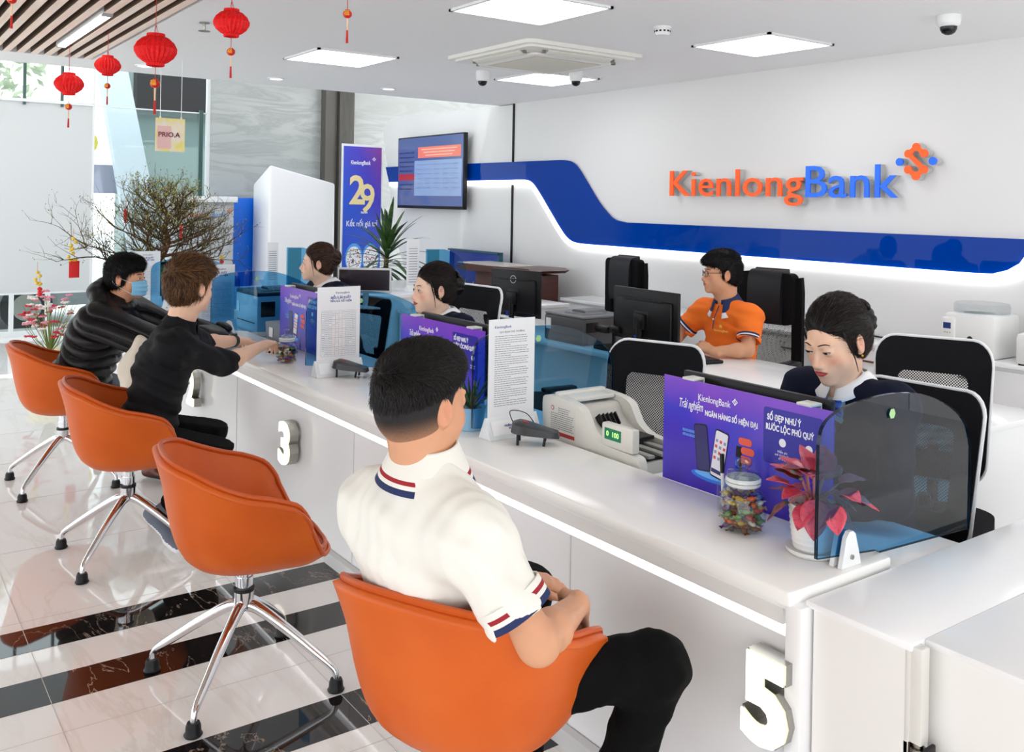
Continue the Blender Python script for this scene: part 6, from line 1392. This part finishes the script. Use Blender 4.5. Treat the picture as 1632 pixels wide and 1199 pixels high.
def cuff(root, sh, el, t0, t1, r, rows, ms, nm='sleeve_band'):
    sh, el = V(sh), V(el); b = MB(); d = (el-sh).normalized(); x = d.orthogonal().normalized(); y = d.cross(x)
    b.grid(lambda u, v: sh.lerp(el, t0+(t1-t0)*v)+(x*math.cos(2*PI*u)+y*math.sin(2*PI*u))*(r+.001*math.sin(u*19)), 40, 21, lambda i, j: next(m for f, m in reversed(rows) if (j+.5)/20 >= f), closeu=True)
    return wpart(b, nm, ms, root, solid=.004)
skA = rgb(222,164,130); skB = rgb(236,192,164); skC = rgb(240,202,178); skD = rgb(214,158,124)
blackcloth = mat('black trousers', rgb(12,12,13), .85, spec=.12, bump=(300,.2,2,.001)); navy = mat('navy blazer', rgb(18,23,42), .8, spec=.15, bump=(500,.25,2,.001))
wpolo = mat('white pique cotton', rgb(236,234,226), .8, bump=(900,.3,1,.0008)); redb = mat('red stripe', rgb(160,30,44), .8); navyb = mat('navy stripe', rgb(34,48,92), .8)
# ---- man in the white polo
J = dict(pelvis=(-1.845,1.15,.56), chest=(-1.80,1.065,.87), neck=(-1.77,1.035,1.075), head=(-1.785,1.045,1.205), shL=(-1.925,1.0,.940), shR=(-1.605,1.06,.955), elL=(-2.06,1.19,.735), elR=(-1.495,1.155,.755), wrL=(-1.93,1.42,.685), wrR=(-1.665,1.405,.715),
    hipL=(-1.93,1.16,.55), hipR=(-1.76,1.17,.55), knL=(-2.04,1.53,.585), knR=(-1.555,1.555,.575), anL=(-2.02,1.52,.11), anR=(-1.66,1.46,.11), toeL=(-2.04,1.68,.035), toeR=(-1.62,1.62,.035))
FD = (-.20,.98,0)
r1, Mh, Bs, hc = person('person', 'person in a white polo shirt and black trousers seated nearest the camera', J, skD, short_hair(HBLK, True, .004, .0026, 16000, .017, [mat('strand black', rgb(14,12,12), .45), mat('strand soft black', rgb(34,29,28), .45)], skin=skD), s=1.02, fdir=FD, pitch=-.03, topmat=wpolo, res=.0036, g=.026, belly=.06, trouser=blackcloth, shoe=[mat('black shoe', rgb(24,24,26), .4), mat('dark sole', rgb(40,40,42), .6)], full=1.12, neck_r=.062,
    hand_kw=(dict(n=(.1,.2,1), side=(1,.2,0), curl=.35), dict(d=V((-.55,.45,-.55)), n=(.5,.35,.6), side=(-.3,.3,.8), curl=.5)), folds=(.0065,42))
tor = nv(V(J['shR'])-V(J['shL'])); upt = nv(V(J['chest'])-V(J['pelvis'])); Ft = np.cross(upt, tor); Rt = np.cross(Ft, upt)
collar(r1, V(J['neck'])+V((0,0,.0)), Rt, Ft, V((0,0,1)), .070, .112, .052, -.018, [wpolo, redb, navyb], gap=.45, drop=.05, rows=[(0,0),(.66,1),(.76,0),(.86,2)])
for q in 'LR': cuff(r1, J['sh'+q], J['el'+q], .54, .73, .0735, [(0,0),(.30,1),(.48,0),(.72,2)], [wpolo, redb, navyb])
# ---- man with brown hair in the dark shirt
dshirt = mat('charcoal shirt', rgb(22,22,25), .75, spec=.18, bump=(500,.2,2,.001))
J = dict(pelvis=(-4.45,1.12,.56), chest=(-4.40,1.19,.87), neck=(-4.345,1.245,1.075), head=(-4.325,1.285,1.242), shL=(-4.52,1.32,.985), shR=(-4.21,1.185,.98), elL=(-4.80,1.49,.90), elR=(-4.47,1.50,.845), wrL=(-4.99,1.74,.872), wrR=(-4.76,1.80,.872),
    hipL=(-4.55,1.15,.55), hipR=(-4.37,1.15,.55), knL=(-4.52,1.46,.53), knR=(-4.26,1.41,.535), anL=(-4.66,1.46,.11), anR=(-4.50,1.27,.20), toeL=(-4.68,1.60,.035), toeR=(-4.32,1.27,.032), heR=(-4.57,1.19,.125))
FDb = (-.42,.90,0)
r2, Mh, Bs, hc = person('person', 'person with brown hair and a dark shirt leaning on the counter', J, skB, short_hair(HBRN, False, .010, .0028, 9000, .034, [mat('strand brown', rgb(74,48,28), .4), mat('strand dark brown', rgb(44,28,18), .4), mat('strand caramel', rgb(150,104,58), .4)], seed=3, low=-.070, fringe=.015, side=.004), s=1.03, fdir=FDb, pitch=-.05, top='shirt', arms='rolled', topmat=dshirt, res=.0042, g=.020, trouser=blackcloth, shoe=[mat('grey knit shoe', rgb(104,110,124), .7, bump=(600,.4,1,.001)), mat('white sole', rgb(232,232,236), .5)], full=1.08,
    hand_kw=(dict(n=(0,0,1), side=(.8,-.3,.2), curl=.75), dict(n=(.2,-.2,1), side=(-.8,.3,.3), curl=.7)), folds=(.008,48))
tor = nv(V(J['shR'])-V(J['shL'])); upt = nv(V(J['neck'])-V(J['chest'])); Ft = np.cross(upt, tor); Rt = np.cross(Ft, upt)
collar(r2, J['neck'], Rt, Ft, upt, .064, .090, .046, -.012, [dshirt], gap=.4, drop=.03)
wr, el = V((-4.99,1.74,.872)), V((-4.80,1.49,.90)); d_ = (el-wr).normalized(); c_ = wr+d_*.035; x_ = d_.orthogonal().normalized(); y_ = d_.cross(x_)
w_ = thing('wristwatch', 'dark green watch on the left wrist of the brown-haired person', 'watch', tuple(c_))
b = MB(); b.grid(lambda u, v: c_+(x_*math.cos(2*PI*u)+y_*math.sin(2*PI*u))*.0325+d_*(v-.5)*.026, 30, 4, closeu=True); wpart(b, 'strap', mat('dark green strap', rgb(44,60,50), .5), w_, solid=.003)
zz_ = V((0,0,1)); zz_ = (zz_-d_*zz_.dot(d_)).normalized(); b = MB(); b.cyl(c_+zz_*.032, c_+zz_*.041, .019, seg=20); wpart(b, 'case', mat('watch case', rgb(30,36,34), .3), w_)

# ---- masked visitor in the padded jacket
puff = mat('black nylon', rgb(13,13,16), .4, spec=.4, bump=(40,.35,3,.006))
J = dict(pelvis=(-5.74,1.07,.57), chest=(-5.64,1.17,.86), neck=(-5.58,1.24,1.045), head=(-5.555,1.29,1.190), shL=(-5.71,1.37,.97), shR=(-5.46,1.12,.96), elL=(-5.66,1.60,.86), elR=(-5.28,1.40,.83), wrL=(-5.50,1.82,.83), wrR=(-5.36,1.74,.84),
    hipL=(-5.82,1.15,.55), hipR=(-5.66,1.05,.55), knL=(-5.74,1.56,.57), knR=(-5.42,1.42,.56), anL=(-5.72,1.52,.11), anR=(-5.56,1.47,.12), toeL=(-5.66,1.66,.035), toeR=(-5.40,1.58,.035))
def puffy(S, J, R2, F, up):
    pe = np.array(J['pelvis'])
    q = S._sub(S.lo, S.lo+S.res*S.n, 0); sl, X, Y, Z = q
    for sd in 'LR':
        sh, el, wr_ = [np.array(J[k+sd]) for k in ('sh','el','wr')]
        for a, b_, r_ in ((sh, el, .077),(el, wr_, .064)): S.cap(a, b_, r_, r_*.93, .03)
    hgt = ((X-pe[0])*up[0]+(Y-pe[1])*up[1]+(Z-pe[2])*up[2]); lat = (X-pe[0])*R2[0]+(Y-pe[1])*R2[1]+(Z-pe[2])*R2[2]
    S.F[sl] -= (.034*np.abs(np.sin((hgt+.30*np.abs(lat)+.010*np.sin(lat*30+hgt*9))*PI/.070))**.42-.014).astype(np.float32)
    nk = np.array(J['neck']); B = np.stack([R2, F, up], 1)
    for k in range(7):
        a0 = -1.15+k*.383; a1 = a0+.383
        p = [nk-F*math.cos(a)*.105+R2*math.sin(a)*.115+up*(.055-.035*abs(a)) for a in (a0, a1)]; S.cap(p[0], p[1], .048, None, .014)
    for k in range(6):
        a0 = 1.9+k*.42; p = [nk-F*math.cos(a)*.085+R2*math.sin(a)*.088+up*(.015) for a in (a0, a0+.42)]; S.cap(p[0], p[1], .026, None, .012)
    S.ell(nk-F*.10+up*.02, (.12,.065,.055), B, .02)
FDh = (.60,.78,.0)
r3, Mh, Bs, hc = person('person', 'person in a black hooded padded jacket and blue face mask', J, skD, short_hair(HBLK, False, .004, .003, 7000, .030, seed=5, low=-.10, side=.006), s=1.0, fdir=FDh, pitch=-.02, top='hood', arms='long', topmat=puff, res=.0045, g=.032, trouser=mat('grey trousers', rgb(92,98,108), .8), shoe=[mat('brown leather', rgb(96,44,26), .3), mat('brown sole', rgb(50,30,22), .6)], face=dict(lips=False), extra=puffy, folds=None,
    hand_kw=(dict(side=(1,0,0), curl=.6), dict(side=(-1,0,0), curl=.6)))
maskm = mat('blue face mask', rgb(132,196,232), .7); b = MB()
def mk(u, v):
    a = (u-.5)*2.25; z = -.012-.088*v; wv = 1-.25*abs(2*v-1)**2; bul = .016*math.sin(v*PI)**.6
    rx = .072; ry = .084+bul; return V((math.sin(a)*rx*(1-.10*(v-.3)**2), .022+math.cos(a)*ry+.003*math.sin(v*22)*math.cos(a), z-.012*(1-math.cos(a))*(2*v-1)*-1))
b.grid(mk, 30, 26); o = b.build('face_mask', maskm, r3, solid=.0015); o.matrix_local = Mh
for q in (0,1):
    b = MB(); x = -1 if q == 0 else 1; b.tube(smoothpoly([tuple(mk(q,.08)), (x*.078,.0,-.0), (x*.080,-.030,.004), (x*.079,-.032,-.030), tuple(mk(q,.9))], 6), .0013, 6); o = b.build('ear_loop', mat('white elastic', rgb(240,240,240), .6), r3); o.matrix_local = Mh
t = thing('tote_bag', 'cream cloth bag held between the two seated visitors', 'bag', (-5.25,1.28,.60))
S = SDF((-5.45,1.10,.55),(-5.0,1.50,.95), .006); S.ell((-5.24,1.28,.70), (.10,.09,.14), None, .02); S.ell((-5.22,1.30,.64), (.12,.10,.09), None, .03); S.ell((-5.25,1.30,.82), (.06,.05,.08), None, .03); S.noise(.010,26,2); S.plane((0,0,.612),(0,0,-1)); sdf_obj('cloth_body', S, mat('cream cloth', rgb(222,214,198), .8), t)
# ---- tellers
def teller(label, hx, hy, hz, fd, pitch, hair, skin, s=1.0, tilt=0., face=None, lean=.06, sc=None):
    f = V((0,-1,0)); dy = lean
    J = dict(pelvis=(hx,hy+.14+dy*2,.52), chest=(hx,hy+.085+dy,.90), neck=(hx,hy+.050,1.085+(hz-1.235)), head=(hx,hy,hz), shL=(hx+.168,hy+.075,1.045+(hz-1.235)), shR=(hx-.168,hy+.065,1.045+(hz-1.235)), elL=(hx+.22,hy-.02,.80), elR=(hx-.22,hy-.03,.80), wrL=(hx+.12,hy-.13,.765), wrR=(hx-.12,hy-.13,.765),
        hipL=(hx+.09,hy+.16,.50), hipR=(hx-.09,hy+.16,.50), knL=(hx+.10,hy-.02,.50), knR=(hx-.10,hy-.02,.50), anL=(hx+.10,hy+.08,.10), anR=(hx-.10,hy+.08,.10))
    root, Mh, Bs, hc = person('person', label, J, skin, hair, s=s, fem=True, fdir=fd, pitch=pitch, tilt=tilt, top='vneck', arms='long', topmat=navy, res=.0034 if s > 1.04 else .0042, g=.014, trouser=navy, face=face or {}, blush=.2, folds=(.003,50), hand_kw=(dict(side=(-1,0,0), curl=.4), dict(side=(1,0,0), curl=.4)))
    wcol = mat('white blouse', rgb(242,242,244), .6); nk = V(J['neck'])
    S = SDF(np.array(nk)-.2, np.array(nk)+.16, .005); B = np.array([[-1,0,0],[0,-1,0],[0,0,1]], float); S.ell(np.array(nk)+np.array((0,.02,-.06)), (.085,.072,.070), None, .03); S.cap(np.array(nk)+np.array((0,.01,-.04)), np.array(nk)+np.array((0,.005,.016)), .060, .056, .03); S.ell(np.array(nk)+np.array((0,-.02,.06)), (.046,.05,.06), None, .004, 's'); sdf_obj('blouse', S, wcol, root, relax=2)
    for q in (-1,1):
        b = MB(); P0 = nk+V((q*.012,-.070,-.035)); pts_ = lambda a, v: nk+V((q*math.sin(a)*(.062+.030*v), -math.cos(a)*(.064+.030*v)+.006, .052-.055*v*(1-.2*a)-.045*max(0,math.cos(a))))
        b.grid(lambda u, v: pts_(.16+2.9*u, v), 24, 5); wpart(b, 'blouse_collar', wcol, root, solid=.002)
    sc_m = mat('blue silk scarf', rgb(24,90,190), .35, var=(60, rgb(40,50,120), 3)); b = MB()
    for q in (-1,1):
        b.grid(lambda u, v: nk+V((q*(.006+.040*u), -.085-.012*math.sin(u*3)+.006*math.sin(v*9), -.045-.012*u+(v-.5)*(.022+.030*u))), 8, 8)
        b.grid(lambda u, v: nk+V((q*(.004+.022*v)+(u-.5)*.024, -.092-.004*math.sin(u*8), -.055-.075*v)), 6, 8)
    b.sph(nk+V((0,-.094,-.050)), (.013,.011,.012), 12, 8); wpart(b, 'scarf', sc_m, root, solid=.002)
    for q in (-1,1):
        b = MB(); b.sph((q*.0765,-.002,-.046), .0032, 8, 6); o = b.build('earring', mat('gold charm'), root); o.matrix_local = Mh
    return root
teller('person in a navy blazer and blue scarf looking down at window 5', -1.765,2.52,1.243, (-.04,-1,0), -.36, bun_hair(HBLK, .0028), skB, 1.06, face=dict(open_=.45), tilt=.04)
teller('person in a navy blazer with a star hair clip beyond the foreground head', -4.11,2.455,1.205, (-.12,-1,0), -.06, bun_hair(HBLK, .003, star=True, part=.01), skC, 1.045, face=dict(open_=.9))
teller('person in a navy blazer in profile, furthest teller with a hair bun', -5.60,2.475,1.245, (-.42,-.9,0), -.02, bun_hair(HDBR, .0035, 'band', bun=(0,-.115,.03)), skC, 1.0, face=dict(open_=.9))
# ---- man in the orange polo
opolo = mat('orange pique cotton', rgb(255,122,30), .75, bump=(800,.2,1,.0008))
J = dict(pelvis=(-3.93,4.56,.54), chest=(-3.90,4.49,.85), neck=(-3.90,4.45,1.07), head=(-3.905,4.40,1.240), shL=(-3.71,4.45,.985), shR=(-4.09,4.44,.985), elL=(-3.66,4.36,.80), elR=(-4.21,4.34,.82), wrL=(-3.775,4.19,.79), wrR=(-4.12,4.16,.785),
    hipL=(-3.84,4.55,.52), hipR=(-4.02,4.55,.52), knL=(-3.80,4.30,.50), knR=(-4.05,4.30,.50), anL=(-3.80,4.36,.1), anR=(-4.05,4.36,.1))
r5, Mh, Bs, hc = person('person', 'person in an orange polo shirt and glasses at the manager desk', J, skD, short_hair(HBLK, False, .008, .0032, 6000, .022, seed=9, low=-.072, fringe=.012), s=1.07, fdir=(-.50,-.866,0), topmat=opolo, res=.0042, g=.020, belly=.04, trouser=blackcloth, full=1.1, neck_r=.060,
    hand_kw=(dict(d=(-.75,-.35,.25), n=(-.2,-.5,.8), side=(-.1,-.3,1), curl=.85), dict(side=(1,0,0), curl=.4)), folds=(.005,48), blush=.15)
upt = nv(V(J['chest'])-V(J['pelvis'])); Rt = nv(V(J['shR'])-V(J['shL'])); Ft = np.cross(upt, Rt)
collar(r5, J['neck'], Rt, Ft, (0,0,1), .068, .112, .046, -.026, [navyb, mat('collar white', rgb(236,236,240), .7)], gap=.42, drop=.055, rows=[(0,0),(.70,1)])
for q in 'LR': cuff(r5, J['sh'+q], J['el'+q], .56, .68, .071, [(0,0),(.45,1),(.75,0)], [navyb, mat('collar white')])
b = MB(); nk = V(J['neck']); b.tube([nk+V((0,-.075,-.03)), nk+V((0,-.115,-.10)), nk+V((0,-.13,-.17))], .003, 6); b.sph(nk+V((0,-.125,-.11)), .006, 8, 6, m=1); wpart(b, 'placket', [navyb, mat('collar white')], r5)
b = MB(); M = frame(nk+V((.085,-.150,-.17)), (1,.15,0), (0,-.12,1)); text(b, 'KienlongBank', .018, M, 0, .001, .0004); b.M = M; b.prism(disc((0,.028),.010,14), 0,.001); b.M = Matrix.Identity(4); wpart(b, 'chest_logo', mat('yellow print', rgb(255,196,90), .5), r5, smooth=False)
b = MB()
for q in (-1,1):
    b.tube([(q*.032+.021*math.cos(a*.3),.104-.008*abs(math.cos(a*.3)) if math.cos(a*.3)*q > 0 else .104,-.002+.0165*math.sin(a*.3)) for a in range(21)], .0017, 6, closed=True); b.tube([(q*.053,.097,.004),(q*.074,.04,.006),(q*.079,-.01,.004),(q*.080,-.022,-.008)], .0016, 6)
b.tube([(-.011,.105,.0),(0,.109,.003),(.011,.105,.0)], .0016, 6); o = b.build('glasses', mat('black frame', rgb(16,16,18), .25), r5); o.matrix_local = Mh
